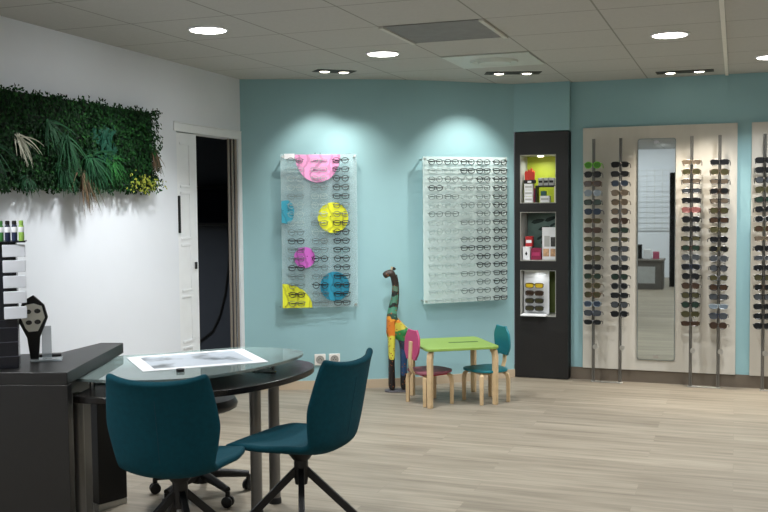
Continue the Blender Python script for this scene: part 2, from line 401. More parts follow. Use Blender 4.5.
for k in range(17000):
    s = random.uniform(PS0, PS1 + 0.01); z = random.uniform(PZ0, PZ1)
    s += 0.012 * math.sin(z * 70); z += 0.012 * math.sin(s * 33) * (1 if z > 1.95 or z < 1.65 else 0)
    dp = random.uniform(0.03, 0.10) + 0.015 * math.sin(s * 17) * math.sin(z * 23)
    d = nv * random.uniform(0.0, 0.8) + tv * random.gauss(0, 1) + Vector((0, 0, random.gauss(-0.2, 1)))
    leaf(mb, pl(s, dp, z), d, nv, random.uniform(0.015, 0.028), random.uniform(0.011, 0.019))
mb.build('small_leaf_foliage', M_leafd, PW)
def tuft(name, s, z, n, L, spread, down, m, w=0.006, d0=0.09, bias=0.0):
    mb = MB()
    for k in range(n):
        a = random.gauss(bias, spread); ll = L * random.uniform(0.6, 1.1)
        P = []; base = pl(s + random.gauss(0, .015), d0, z + random.gauss(0, .012))
        v = tv * math.sin(a) + Vector((0, 0, -math.cos(a) if down else math.cos(a))) + nv * random.uniform(0.1, 0.5)
        v.normalize(); sd = v.cross(nv).normalized(); q = base.copy(); vv = v.copy(); N = 5
        L_ = []; R_ = []
        for i in range(N + 1):
            ww = w * (1 - (i / N) ** 2) + 0.0006
            L_.append(q - sd * ww); R_.append(q + sd * ww); q = q + vv * ll / N; vv = (vv + Vector((0, 0, -0.22))).normalized()
        mb.grid([L_, R_])
    return mb.build(name, m, PW)
def at_pl(px_, py_):     # spot on the plant wall surface expressed as (along, height)
    return px_, py_
M_pale = island_mat('pale_grass', [(150, 150, 135), (190, 188, 170), (120, 125, 105)])
M_brown = island_mat('brown_grass', [(88, 70, 54), (120, 96, 76), (60, 56, 40), (46, 70, 44)])
M_gr = island_mat('long_green_blades', [(14, 46, 26), (22, 62, 38), (40, 84, 54), (12, 36, 22)])
tuft('pale_grass_tuft', 0.04, 1.83, 26, 0.17, 0.6, True, M_pale, 0.0035, bias=0.55)
tuft('green_blade_tuft', 0.45, 1.86, 40, 0.24, 0.8, True, M_gr, 0.004)
tuft('brown_grass_tuft', 0.58, 1.67, 60, 0.22, 0.42, True, M_brown, 0.0035, bias=0.25)
tuft('green_blade_tuft', 0.66, 1.76, 60, 0.25, 0.9, True, M_gr, 0.004, bias=0.3)
tuft('green_blade_tuft', 0.40, 1.70, 40, 0.16, 0.9, True, M_gr, 0.004)
tuft('green_blade_tuft', 0.86, 1.76, 40, 0.17, 0.7, True, island_mat('bright_blades', [(26, 78, 34), (44, 100, 46), (20, 60, 28)]), 0.005, bias=-0.1)
tuft('brown_grass_tuft', 1.36, 1.82, 60, 0.15, 0.35, True, M_brown, 0.0035)
tuft('green_blade_tuft', -0.2, 1.80, 40, 0.22, 0.8, True, M_gr, 0.004)
tuft('green_blade_tuft', 0.1, 1.63, 30, 0.11, 0.9, True, M_gr, 0.004)
tuft('green_blade_tuft', 0.30, 1.93, 40, 0.18, 0.9, True, M_gr, 0.004)
mb = MB()
for k in range(26):
    c_ = pl(random.gauss(0.80, .05), 0.085, random.gauss(1.88, .05)); leaf(mb, c_, nv*.3 + tv*random.gauss(0, .6) + Vector((0, 0, -1)), nv, 0.10, 0.055)
mb.build('broad_leaf_cluster', island_mat('blue_green_leaves', [(18, 56, 42), (26, 70, 54), (14, 46, 34)]), PW)
mb = MB()
for k in range(170):
    c_ = pl(random.gauss(1.20, .09), random.uniform(.085, .11), random.gauss(1.615, .025)); leaf(mb, c_, nv*.6 + tv*random.gauss(0, 1) + Vector((0, 0, random.gauss(0, 1))), nv, 0.02, 0.014)
mb.build('yellow_leaf_cluster', island_mat('yellow_leaves', [(120, 134, 46), (160, 160, 66), (80, 110, 40)]), PW)
tag(PW, 'artificial green plant panel with grass tufts hung on the white wall', 'plant wall')

# ------------------------------------------------------------------ reception counter
CT = [(-2.529, 3.199), (-2.811, 3.983), (-2.92, 3.952), (-2.905, 3.640), (-3.104, 3.50), (-3.522, 3.47), (-3.495, 2.906)]
t = empty('reception_counter', (-3.0, 3.3, 0))
T0 = Matrix.Translation(-t.location)
MB().prism(CT, 0.759, 0.81, T0).build('counter_top', M_dark, t, bevel=0.003)
fd = (Vector((-3.488, 2.909)) - Vector((-2.529, 3.199))).normalized(); fn = Vector((-fd.y, fd.x)) * -1
if fn.y < 0: fn = -fn
q0 = Vector((-2.529, 3.199)); q1 = Vector((-3.488, 2.909))
MB().prism([q0, q0 + fn * 0.045, q1 + fn * 0.045, q1], 0.0, 0.7585, T0).build('front_panel', M_dark, t, bevel=0.002)
rd = (Vector((-2.811, 3.983)) - q0).normalized(); rn = Vector((-rd.y, rd.x))
if rn.x > 0: rn = -rn
B0 = q0 + fn * 0.047 + rn * 0.055
MB().prism([B0, B0 + rd * 0.42, B0 + rd * 0.42 + rn * 0.2, B0 + rn * 0.9 + rd * 0.1, B0 + rn * 0.9], 0.0, 0.735, T0).build('body', mat('grey_body_panel', (70, 68, 66), 0.4, metal=0.3), t, bevel=0.004)
P_ = q0 + fn * 0.05 + rn * 0.018
MB().tube([(P_.x, P_.y, 0.05), (P_.x, P_.y, 0.69)], 0.006, 12).build('chrome_post', M_chrome, t, smooth=True).location = -t.location
P_ = q0 + rd * 0.19 + rn * 0.02
MB().tube([(P_.x, P_.y, 0.0), (P_.x, P_.y, 0.69)], 0.022, 20).build('steel_post', M_greymetal, t, smooth=True).location = -t.location
tag(t, 'dark grey reception counter with an angled end at the left edge', 'counter')

# ------------------------------------------------------------------ desk (dark top, posts, glass layer)
DK = [(-2.555, 3.262), (-2.46, 3.262), (-2.37, 3.29), (-2.24, 3.372), (-2.095, 3.49), (-1.985, 3.615), (-1.915, 3.77), (-1.88, 3.93), (-1.873, 4.08), (-1.895, 4.21), (-1.95, 4.31), (-2.05, 4.375), (-2.18, 4.37), (-2.32, 4.30), (-2.42, 4.16), (-2.52, 4.02), (-2.64, 3.98), (-2.80, 3.99), (-2.78, 3.83), (-2.66, 3.60)]
t = empty('meeting_desk', (-2.3, 3.85, 0)); T0 = Matrix.Translation(-t.location)
MB().prism(smooth_curve(DK + [DK[0]], 3)[:-1], 0.672, 0.70, T0).build('desk_top', M_deskwood, t, bevel=0.004)
for x, y, z0 in ((-2.135, 4.255, 0.0), (-2.135, 4.06, 0.0)):
    lg = MB().tube([(x, y, 0.03), (x, y, 0.672)], 0.0275, 24).build('leg', M_greymetal, t, smooth=True); lg.location = -t.location
    MB().lathe([(0.031, 0.0), (0.031, 0.02), (0.027, 0.03)], n=24, c=(x, y, 0)).build('foot_cap', M_black, lg, smooth=True)
MB().box(-0.135, 0.0, -0.16, 0, 0.03, 0.67, T0 @ Matrix.Translation((-2.835, 4.02, 0)) @ Matrix.Rotation(R(-20), 4, 'Z')).build('support_panel', M_black, t, bevel=0.003)
MB().box(-0.10, 0.0, -0.165, 0.0, 0.0, 0.0295, T0 @ Matrix.Translation((-2.835, 4.018, 0)) @ Matrix.Rotation(R(-20), 4, 'Z')).build('silver_plinth', M_steel, t)
GL = [(-2.60, 3.341), (-2.45, 3.352), (-2.296, 3.397), (-2.17, 3.472), (-2.07, 3.60), (-2.005, 3.757), (-1.965, 3.91), (-1.945, 4.10), (-1.972, 4.26), (-2.06, 4.345), (-2.20, 4.365), (-2.336, 4.345), (-2.48, 4.22), (-2.62, 4.05), (-2.80, 3.89), (-2.72, 3.62)]
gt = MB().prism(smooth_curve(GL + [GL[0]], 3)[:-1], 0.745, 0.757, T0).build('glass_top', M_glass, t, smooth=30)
for x, y in ((-2.56, 3.40), (-2.18, 3.56), (-2.06, 4.10), (-2.40, 4.13)):
    MB().lathe([(0.012, 0.7005), (0.012, 0.7445)], n=16, c=(x, y, 0)).build('standoff', M_chrome, t, smooth=30).location = -t.location
tag(t, 'dark curved desk with a tinted glass layer on top and steel posts', 'desk')
# sheets on the desk
def quad_sheet(name, P, z, th, m):
    return MB().prism(P, z, z + th).build(name, m)
def poster_mat():
    m = bpy.data.materials.new('printed_sheet'); m.use_nodes = True; nt = m.node_tree; b = nt.nodes['Principled BSDF']
    tc = nt.nodes.new('ShaderNodeTexCoord'); n = nt.nodes.new('ShaderNodeTexNoise'); n.inputs['Scale'].default_value = 5.5; n.inputs['Detail'].default_value = 4
    nt.links.new(tc.outputs['Object'], n.inputs['Vector'])
    r = nt.nodes.new('ShaderNodeValToRGB'); e = r.color_ramp.elements; e[0].position = 0.36; e[0].color = rgb(90, 98, 104); e[1].position = 0.5; e[1].color = rgb(188, 197, 207)
    nt.links.new(n.outputs['Fac'], r.inputs['Fac']); nt.links.new(r.outputs['Color'], b.inputs['Base Color']); b.inputs['Roughness'].default_value = 0.35
    return m
sh = [(-2.714, 3.868), (-2.415, 3.56), (-2.008, 3.955), (-2.315, 4.277)]
t = empty('desk_poster', (-2.37, 3.92, 0.7575)); T0 = Matrix.Translation(-t.location)
MB().prism(sh, 0.7575, 0.7595, T0).build('sheet', M_paper, t)
cx, cy = sum(p[0] for p in sh) / 4, sum(p[1] for p in sh) / 4
inn = [(cx + (p[0] - cx) * 0.80, cy + (p[1] - cy) * 0.80) for p in sh]
MB().prism(inn, 0.7596, 0.7600, T0).build('printed_picture', poster_mat(), t)
tag(t, 'large white sheet with a grey printed picture lying on the glass desk', 'poster')
o = quad_sheet('paper_sheet', [(-2.66, 3.505), (-2.50, 3.57), (-2.54, 3.68), (-2.70, 3.60)], 0.7005, 0.004, M_paper); tag(o, 'white paper folder under the glass at the left end of the desk', 'paper')
o = quad_sheet('paper_sheet', [(-2.09, 3.98), (-2.00, 4.02), (-2.10, 4.09), (-2.18, 4.05)], 0.7005, 0.003, M_paper); tag(o, 'small white paper under the glass near the right end of the desk', 'paper')
o = MB().prism([(0.018*math.cos(a*PI/8), 0.018*math.sin(a*PI/8)) for a in range(16)], 0, 0.012).build('round_clip', M_black, loc=(-2.262, 3.615, 0.7576)); tag(o, 'small black clip on the glass desk in front of the printed sheet', 'clip')

# ------------------------------------------------------------------ black display tower with white pull-outs
tw = empty('display_tower', (-2.907, 3.216, 0.81), R(38))
M_navy = mat('navy_black_gloss', (16, 18, 26), 0.25)
b = MB(); b.box(-0.10, 0.098, -0.07, 0.07, 0.0005, 0.205); b.box(-0.10, 0.098, -0.066, 0.07, 0.205, 0.522)
b.build('housing', M_navy, tw, bevel=0.003)
MB().box(-0.10, 0.138, -0.088, 0.07, 0.5225, 0.528).build('top_tray', M_navy, tw, bevel=0.001)
M_wp = mat('white_gloss_panel', (214, 218, 226), 0.3)
for k in range(5):
    z = 0.208 + k * 0.0640
    MB().prism([(0.048, -0.090), (0.136, -0.076), (0.136, -0.0665), (0.048, -0.0665)], z, z + 0.050).build('white_panel', M_wp, tw, bevel=0.002)
for k in range(3): MB().box(-0.102, 0.100, -0.0715, -0.0705, 0.05 + k * 0.06, 0.053 + k * 0.06).build('drawer_line', mat('drawer_line_grey', (60, 62, 72), 0.3), tw)
tag(tw, 'tall navy black display tower with white slanted panels on the counter', 'display tower')
cols = [((40, 90, 50), 'dark green and white'), ((60, 120, 60), 'green and white'), ((24, 34, 64), 'navy and white'), ((30, 40, 70), 'dark blue capped'), ((150, 190, 90), 'lime green')]
pos = ['leftmost on top of the display tower', 'second from left on top of the display tower', 'middle of the row on top of the display tower', 'second from right on top of the display tower', 'rightmost on top of the display tower']
for k, (c_, nm) in enumerate(cols):
    lx = 0.016 + k * 0.0265; t = empty('solution_bottle', (-2.907 + lx * 0.788 + 0.055 * 0.616, 3.216 + lx * 0.616 - 0.055 * 0.788, 1.3385), 0)
    m_ = mat('bottle_' + 'abcde'[k], c_, 0.35)
    MB().lathe([(0.0105, 0), (0.011, 0.004), (0.011, 0.060), (0.007, 0.068)], n=20).build('bottle_body', m_, t, smooth=True)
    MB().lathe([(0.0112, 0.036), (0.0114, 0.037), (0.0114, 0.057), (0.0112, 0.058)], n=20).build('bottle_label', M_paper, t, smooth=True)
    MB().lathe([(0.009, 0.0682), (0.009, 0.082), (0.007, 0.084)], n=16).build('cap', m_ if k not in (2, 3) else M_black, t, smooth=True)
    tag(t, nm + ' lens bottle, ' + pos[k], 'bottle', 'lens bottles on the tower')

# hexagonal lens sample stand
t = empty('lens_stand', (-2.824, 3.408, 0.8105), R(34))
b = MB(); b.box(-0.045, 0.085, -0.035, 0.035, 0.0, 0.010); b.build('acrylic_base', mat('clear_plastic_base', (190, 200, 205), 0.1, alpha=0.55), t, bevel=0.003)
MB().box(0.0, 0.04, 0.012, 0.022, 0.012, 0.15).build('acrylic_upright', mat('clear_plastic_upright', (200, 208, 214), 0.1, alpha=0.5), t, bevel=0.002)
MX = Matrix.Rotation(R(90), 4, 'X')
hexo = [(-0.046, 0.0105), (-0.012, 0.0105), (-0.004, 0.104), (0.030, 0.19), (0.016, 0.245), (-0.028, 0.288), (-0.072, 0.262), (-0.098, 0.19), (-0.058, 0.104)]
MB().prism(hexo, -0.009, 0.009, MX).build('black_holder', M_black, t, bevel=0.004)
hexi = [(-0.050, 0.130), (-0.012, 0.132), (0.018, 0.19), (0.006, 0.240), (-0.026, 0.252), (-0.062, 0.246), (-0.080, 0.19), (-0.062, 0.145)]
hp = MB().prism(hexi, 0.0092, 0.0105, MX).build('pale_insert', mat('silver_insert', (246, 244, 232), 0.35), t)
for x, y in ((-0.050, 0.217), (-0.012, 0.219), (-0.048, 0.170), (-0.012, 0.172)):
    MB().prism([(x + 0.013*math.cos(a*PI/8), y + 0.010*math.sin(a*PI/8)) for a in range(16)], 0.0106, 0.0125, MX).build('tinted_lens', mat('tinted_lens_sample', (58, 56, 52), 0.15), t)
tag(t, 'black hexagonal lens sample stand on a clear base on the counter', 'display stand')
o = MB().tube([(-2.90, 3.46, 0.819), (-2.87, 3.48, 0.819), (-2.84, 3.50, 0.820), (-2.82, 3.53, 0.819)], [0.006, 0.009, 0.009, 0.006], 10).build('pen', M_black, smooth=True); tag(o, 'small black pen on the counter behind the lens stand', 'pen')

# ------------------------------------------------------------------ petrol blue swivel chairs
def interp(tab, v):
    for i in range(len(tab) - 1):
        if v <= tab[i+1][0]:
            t_ = (v - tab[i][0]) / (tab[i+1][0] - tab[i][0]); t_ = max(0, min(1, t_)); t_ = t_ * t_ * (3 - 2 * t_) if False else t_
            return [a + (b_ - a) * t_ for a, b_ in zip(tab[i][1:], tab[i+1][1:])]
    return list(tab[-1][1:])
# v: y(forward), z, half width, side lift, side forward wrap
PROF = [(0.0, 0.270, 0.432, 0.165, 0.000, -0.02), (0.08, 0.262, 0.452, 0.192, 0.004, -0.015), (0.22, 0.17, 0.462, 0.222, 0.014, 0.0), (0.36, 0.05, 0.450, 0.228, 0.030, 0.0), (0.48, -0.07, 0.446, 0.212, 0.045, 0.010),
        (0.56, -0.155, 0.455, 0.200, 0.034, 0.030), (0.62, -0.202, 0.482, 0.196, 0.024, 0.048), (0.70, -0.222, 0.555, 0.212, 0.015, 0.064), (0.79, -0.238, 0.650, 0.228, 0.0, 0.070), (0.88, -0.256, 0.740, 0.218, 0.002, 0.062), (0.95, -0.270, 0.812, 0.206, 0.014, 0.050), (1.0, -0.280, 0.828, 0.198, 0.030, 0.042)]
def chair(loc, rz, label):
    t = empty('swivel_chair', loc, rz)
    NU, NV = 16, 34; P = []
    for i in range(NV + 1):
        v = i / NV; y, z, hw, lift, wrap = interp(PROF, v); row = []
        for j in range(NU + 1):
            u = -1 + 2 * j / NU; a = abs(u)
            x = hw * (u * (1.06 - 0.06 * a * a)) * (0.95 if v > 0.6 else 1.0 - 0.05 * max(0, (v - 0.45) / 0.15))
            row.append(Vector((x, y + wrap * a ** 2.4, z + 0.014 + lift * a ** 2.2)))
        P.append(row)
    sh_ = MB().grid(P).build('seat_shell', M_fabric, t, solid=0.028, sub=1)
    mb = MB().lathe([(0.035, 0.405), (0.05, 0.425), (0.055, 0.4405)], n=24); mb.build('seat_plate', M_blackmetal, t, smooth=30)
    mb = MB().lathe([(0.026, 0.30), (0.03, 0.33), (0.03, 0.4045)], n=20); mb.build('swivel_hub', M_blackmetal, t, smooth=30)
    for k in range(4):
        a = R(33 + 90 * k); ca, sa = math.cos(a), math.sin(a)
        P0 = Vector((ca * 0.012, sa * 0.012, 0.370)); P1 = Vector((ca * 0.375, sa * 0.375, 0.013))
        dd = (P1 - P0); q = dd.to_track_quat('X', 'Z').to_matrix().to_4x4(); q.translation = P0
        MB().box(0, dd.length, -0.013, 0.013, -0.017, 0.013, q).build('leg', M_blackmetal, t, bevel=0.004)
    seam = MB().tube([Vector((0, interp(PROF, v)[0] - 0.0145, interp(PROF, v)[1] + 0.014)) for v in [0.66 + 0.03 * i for i in range(9)]], 0.0009, 6).build('back_seam', mat('dark_seam', (8, 50, 64), 0.9), sh_)
    tag(t, label, 'chair', 'petrol blue swivel chairs at the desk')
    return t
chair((-1.715, 3.665, 0), R(82), 'petrol blue fabric swivel chair seen side-on at the right end of the desk')
chair((-2.030, 3.225, 0), R(14), 'petrol blue fabric swivel chair with its back to the camera, nearest the counter')

# black castor stool behind the desk
t = empty('castor_stool', (-2.545, 4.235, 0), R(10))
MB().lathe([(0.0001, 0.445), (0.165, 0.445), (0.19, 0.458), (0.195, 0.480), (0.18, 0.505), (0.0001, 0.51)], n=40).build('seat', mat('black_leather', (22, 22, 24), 0.4), t, smooth=50)
MB().lathe([(0.028, 0.10), (0.028, 0.26), (0.018, 0.265), (0.018, 0.4445)], n=20).build('gas_column', M_blackmetal, t, smooth=30)
MB().lathe([(0.045, 0.075), (0.05, 0.085), (0.045, 0.125), (0.03, 0.135)], n=20).build('hub', M_black, t, smooth=30)
for k in range(5):
    a = R(34 + 72 * k); ca, sa = math.cos(a), math.sin(a)
    lg = MB().tube([(ca * .03, sa * .03, 0.115), (ca * .12, sa * .12, 0.105), (ca * .25, sa * .25, 0.085)], [0.026, 0.022, 0.017], 10).build('base_arm', M_black, t, smooth=True)
    Mx = Matrix.Translation((ca * .25, sa * .25, 0.028)) @ Matrix.Rotation(a + 0.6, 4, 'Z') @ Matrix.Rotation(PI / 2, 4, 'X')
    w_ = MB()
    for dz in (-0.022, 0.006): w_.lathe([(0.02, dz), (0.0275, dz + 0.003), (0.0275, dz + 0.013), (0.02, dz + 0.016)], n=20, M=Mx)
    w_.tube([(ca * .25, sa * .25, 0.03), (ca * .25, sa * .25, 0.082)], 0.012, 10)
    w_.build('castor', M_black, lg, smooth=40)
tag(t, 'black five-star castor stool partly hidden behind the desk', 'stool')

# ------------------------------------------------------------------ eyeglass frames and sunglasses
def rim_pts(cx, w, h, n=14, y=0.0, k=2.6):
    out = []
    for i in range(n):
        a = 2 * PI * i / n; c_, s_ = math.cos(a), math.sin(a)
        out.append(Vector((cx + w * math.copysign(abs(c_) ** (2 / k), c_), y, h * math.copysign(abs(s_) ** (2 / k), s_) - (0.0 if s_ > 0 else 0.004 * abs(s_)))))
    return out
M_framedark = mat('dark_frame_acetate', (30, 36, 38), 0.4)
M_framemid = mat('grey_frame_metal', (96, 108, 108), 0.35, metal=0.4)
M_framelight = mat('pale_clear_frame', (150, 168, 168), 0.3)
def specs_mesh(name, w, h, th, k):
    mb = MB()
    for sx in (-1, 1):
        mb.tube(rim_pts(sx * 0.034, w, h, k=k), th, 5, closed=True)
        mb.tube([(sx * 0.066, 0.0, 0.008), (sx * 0.068, 0.006, 0.008), (sx * 0.060, 0.012, 0.004), (-sx * 0.045, 0.014 + 0.003 * sx, -0.002)], th * 0.9, 5)
    mb.tube([(-0.010, 0, 0.006), (0, -0.002, 0.009), (0.010, 0, 0.006)], th, 5)
    return mb
wallspec = {}
def wall_specs(kind, shape, loc, rz, label, group):
    key = (kind, shape)
    if key not in wallspec:
        w_, h_, k_ = ((0.026, 0.019, 2.2), (0.027, 0.017, 3.2), (0.025, 0.021, 2.0))[shape]
        th = {0: 0.0032, 1: 0.0024, 2: 0.0020}[kind]
        o = specs_mesh('eyeglasses', w_, h_, th, k_).build('eyeglasses', (M_framedark, M_framemid, M_framelight)[kind])
        wallspec[key] = o
    else:
        o = wallspec[key].copy(); COL.objects.link(o)
    o.location = loc; o.rotation_euler = (0, 0, rz)
    tag(o, label, 'eyeglasses', group); return o
ORD = ['top', 'second', 'third', 'fourth', 'fifth', 'sixth', 'seventh', 'eighth', 'ninth', 'tenth', 'eleventh', 'twelfth', 'thirteenth', 'fourteenth', 'fifteenth', 'sixteenth', 'seventeenth', 'eighteenth']

def panel(P0, P1, z0, z1, name, label, colr, pas, cols, rows, zt, zb, colnames, group, kindf, where, extra=None):
    d_ = (Vector(P1) - Vector(P0)); L_ = d_.length; d_.normalize(); rz = math.atan2(d_.y, d_.x)
    t = empty(name, (P0[0], P0[1], z0), rz)
    MB().box(0, L_, -0.003, 0.003, 0, z1 - z0).build('acrylic_sheet', frosted_mat(name + '_frost', colr, pas), t)
    for x, dp in ((0.02, 0.09), (L_ - 0.02, 0.0745)):
        for z in (0.02, z1 - z0 - 0.02):
            MB().tube([(x, 0.0035, z), (x, dp, z)], 0.006, 10).build('standoff', M_steel, t, smooth=True)
            MB().tube([(x, -0.009, z), (x, -0.0035, z)], 0.009, 12).build('cap', M_steel, t, smooth=True)
    # transparent rods carrying the frames
    pg0 = None
    for x in cols:
        for ri in range(rows):
            zz = zt + (zb - zt) * ri / (rows - 1) - z0
            if pg0 is None: pg0 = MB().box(-0.003, 0.003, -0.0155, -0.0032, 0.0, 0.005).build('support_peg', M_acryl, t); c_ = pg0
            else: c_ = pg0.copy(); COL.objects.link(c_); c_.parent = t
            c_.location = (x * L_, 0, zz)
    tag(t, label, 'display panel')
    n_ = Vector((d_.y, -d_.x))   # into the room
    for ci, u in enumerate(cols):
        for ri in range(rows):
            z = zt + (zb - zt) * ri / (rows - 1)
            q = Vector(P0) + d_ * (u * L_) + n_ * 0.036
            kd = kindf(ci, ri)
            cn = ('dark', 'grey', 'pale clear')[kd]
            wall_specs(kd, (ri * 7 + ci * 3) % 3, (q.x, q.y, z), rz, f'{cn} eyeglasses, {ORD[ri]} row, {colnames[ci]} on the {where}', group)
    return t, rz, L_
ofs = 0.07
def shift(p, q, d_): 
    v = (Vector(q) - Vector(p)).normalized(); n_ = Vector((v.y, -v.x)); return tuple(Vector(p) + n_ * d_), tuple(Vector(q) + n_ * d_)
# ---- left frosted panel with coloured discs
PA0, PA1 = (-3.335, 6.828), (-2.80, 7.092)
def kA(c, r): return 0 if (c == 2 and r not in (5, 6)) else (1 if (r + c) % 3 else 0) if c == 2 or r > 8 else (2 if (r * 5 + c) % 4 else 1)
panA, rzA, LA = panel(PA0, PA1, 0.663, 1.868, 'eyewear_display', 'clear rectangular eyewear display on the teal wall with coloured discs', (206, 228, 232), 0.84,
    (0.19, 0.50, 0.785), 17, 1.818, 0.703, ('left column', 'middle column', 'right column'), 'eyeglasses on the display with discs', kA, 'display with coloured discs')
dA = (Vector(PA1) - Vector(PA0)).normalized(); nA = Vector((dA.y, -dA.x))
def disc(name, u, z, pts, colr, label, seed):
    q = Vector(PA0) + dA * u + nA * 0.0145
    t = empty(name, (q.x, q.y, z), rzA)
    Mx = Matrix.Rotation(PI / 2, 4, 'X')
    m = bpy.data.materials.new(name + '_print'); m.use_nodes = True; nt = m.node_tree; b = nt.nodes['Principled BSDF']
    tc = nt.nodes.new('ShaderNodeTexCoord'); mp = nt.nodes.new('ShaderNodeMapping'); mp.inputs['Location'].default_value = (seed, seed * 2, 0); nt.links.new(tc.outputs['Object'], mp.inputs['Vector'])
    n = nt.nodes.new('ShaderNodeTexWave'); n.inputs['Scale'].default_value = 4; n.inputs['Distortion'].default_value = 14; n.inputs['Detail'].default_value = 4
    nt.links.new(mp.outputs[0], n.inputs['Vector']); r = nt.nodes.new('ShaderNodeValToRGB'); e = r.color_ramp.elements
    e[0].position = 0.05; e[0].color = rgb(*[int(x * .84) for x in colr]); e[1].position = 0.2; e[1].color = rgb(*colr)
    nt.links.new(n.outputs['Fac'], r.inputs['Fac']); nt.links.new(r.outputs[0], b.inputs['Base Color']); b.inputs['Roughness'].default_value = 0.5
    MB().prism(pts, -0.0015, 0.0015, Mx).build('printed_card', m, t)
    w_ = MB()
    for x, y in ((-0.02, 0.01), (0.02, 0.01)): w_.tube([(x, -0.0025, y), (x, -0.0016, y)], 0.004, 8)
    w_.build('fixing_dot', M_black, t)
    tag(t, label, 'decorative disc', 'coloured cards on the display')
def circ(r, a0=0, a1=360, n=40): return [(r * math.cos(R(a0 + (a1 - a0) * i / n)), r * math.sin(R(a0 + (a1 - a0) * i / n))) for i in range(n if a1 - a0 == 360 else n + 1)]
disc('half_disc', 0.290, 1.862, [(x * 1.0, y * 1.22) for x, y in circ(0.177, 180, 360)], (236, 158, 206), 'pink half disc at the top of the display', 1)
disc('cut_disc', 0.035, 1.418, [(-0.032, -0.085)] + [(p[0] * .7, p[1]) for p in circ(0.095, -75, 75, 24)] + [(-0.032, 0.085)], (50, 158, 184), 'blue cut disc at the left edge of the display', 2)
disc('round_disc', 0.404, 1.370, circ(0.120), (228, 230, 40), 'bright yellow round disc on the display, right of centre', 3)
disc('round_disc', 0.178, 1.060, circ(0.082), (196, 96, 190), 'small magenta round disc on the display', 4)
disc('quarter_disc', 0.002, 0.666, [(0, 0), (0.232, 0)] + [(0.232 * math.cos(R(a)), 0.19 * math.sin(R(a))) for a in range(12, 84, 6)] + [(0, 0.19)], (222, 226, 50), 'yellow quarter disc at the bottom left corner of the display', 5)
disc('round_disc', 0.412, 0.830, circ(0.115), (36, 142, 172), 'blue round disc at the lower right of the display', 6)
q = Vector(PA0) + dA * 0.07 + nA * 0.012
o = MB().box(-0.04, 0.04, -0.002, 0.002, -0.02, 0.02).build('name_card', M_paper, loc=(q.x, q.y, 1.85), rz=rzA); tag(o, 'small white card at the top left corner of the display with discs', 'card')
# ---- right frosted panel
PB0, PB1 = (-2.34, 7.352), (-1.777, 7.864)
def kB(c, r):
    if c == 4: return 0
    if c == 3: return 0 if r in (0, 1, 2, 9, 10, 11, 12) else 1
    if c == 2: return 0 if r in (0, 1, 10) else (1 if r % 2 else 2)
    return 0 if r in (0, 3) and c == 0 or r == 0 else (1 if r < 8 and r % 2 == 0 else 2)
panB, rzB, LB = panel(PB0, PB1, 0.670, 1.846, 'eyewear_display', 'large frosted eyewear display without discs on the teal wall', (240, 254, 252), 0.58,
    (0.126, 0.313, 0.502, 0.690, 0.893), 17, 1.805, 0.695, ('leftmost column', 'second column', 'middle column', 'fourth column', 'rightmost column'), 'eyeglasses on the plain frosted display', kB, 'plain frosted display')

# ------------------------------------------------------------------ pale wood boards, mirror and sunglasses racks
M_board = mat('pale_wood_board', (200, 196, 186), 0.5, var=0.03, scale=2.5)
nt = M_board.node_tree; mp = nt.nodes.new('ShaderNodeMapping'); mp.inputs['Scale'].default_value = (2.0, 1.0, 0.35)
tc = [n for n in nt.nodes if n.type == 'TEX_COORD'][0]; nz = [n for n in nt.nodes if n.type == 'TEX_NOISE'][0]
nt.links.new(tc.outputs['Object'], mp.inputs['Vector']); nt.links.new(mp.outputs[0], nz.inputs['Vector']); nz.inputs['Scale'].default_value = 8
o = MB().box(-1.182, 0.008, 8.05, 8.079, 0.10, 2.076).build('wall_board', M_board, bevel=0.002); tag(o, 'wide pale wood wall board behind the mirror and four sunglasses poles', 'wall board')
o = MB().box(0.112, 1.30, 8.05, 8.079, 0.10, 2.076).build('wall_board', M_board, bevel=0.002); tag(o, 'pale wood wall board cut off by the right edge of the photo', 'wall board')
t = empty('wall_mirror', (-0.598, 8.048, 0.19))
def rrect(x0, x1, z0, z1, r, n=5):
    out = []
    for cx, cz, a in ((x1 - r, z1 - r, 0), (x0 + r, z1 - r, 90), (x0 + r, z0 + r, 180), (x1 - r, z0 + r, 270)):
        for i in range(n + 1): out.append((cx + r * math.cos(R(a + 90 * i / n)), cz + r * math.sin(R(a + 90 * i / n))))
    return out
MXY = Matrix.Rotation(PI / 2, 4, 'X')
MB().prism(rrect(-0.148, 0.148, 0, 1.785, 0.02), 0.002, 0.010, MXY).build('backing', mat('mirror_edge', (130, 140, 138), 0.3, metal=0.5), t)
MB().prism(rrect(-0.142, 0.142, 0.006, 1.779, 0.016), 0.0102, 0.012, MXY).build('mirror_glass', mat('mirror_silver', (208, 216, 214), 0.015, metal=1.0, var=0.0), t)
for z in (0.03, 1.755): MB().box(-0.02, 0.02, -0.016, -0.0125, z - 0.012, z + 0.012).build('clip', M_chrome, t)
tag(t, 'tall rounded wall mirror between the sunglasses poles', 'mirror')

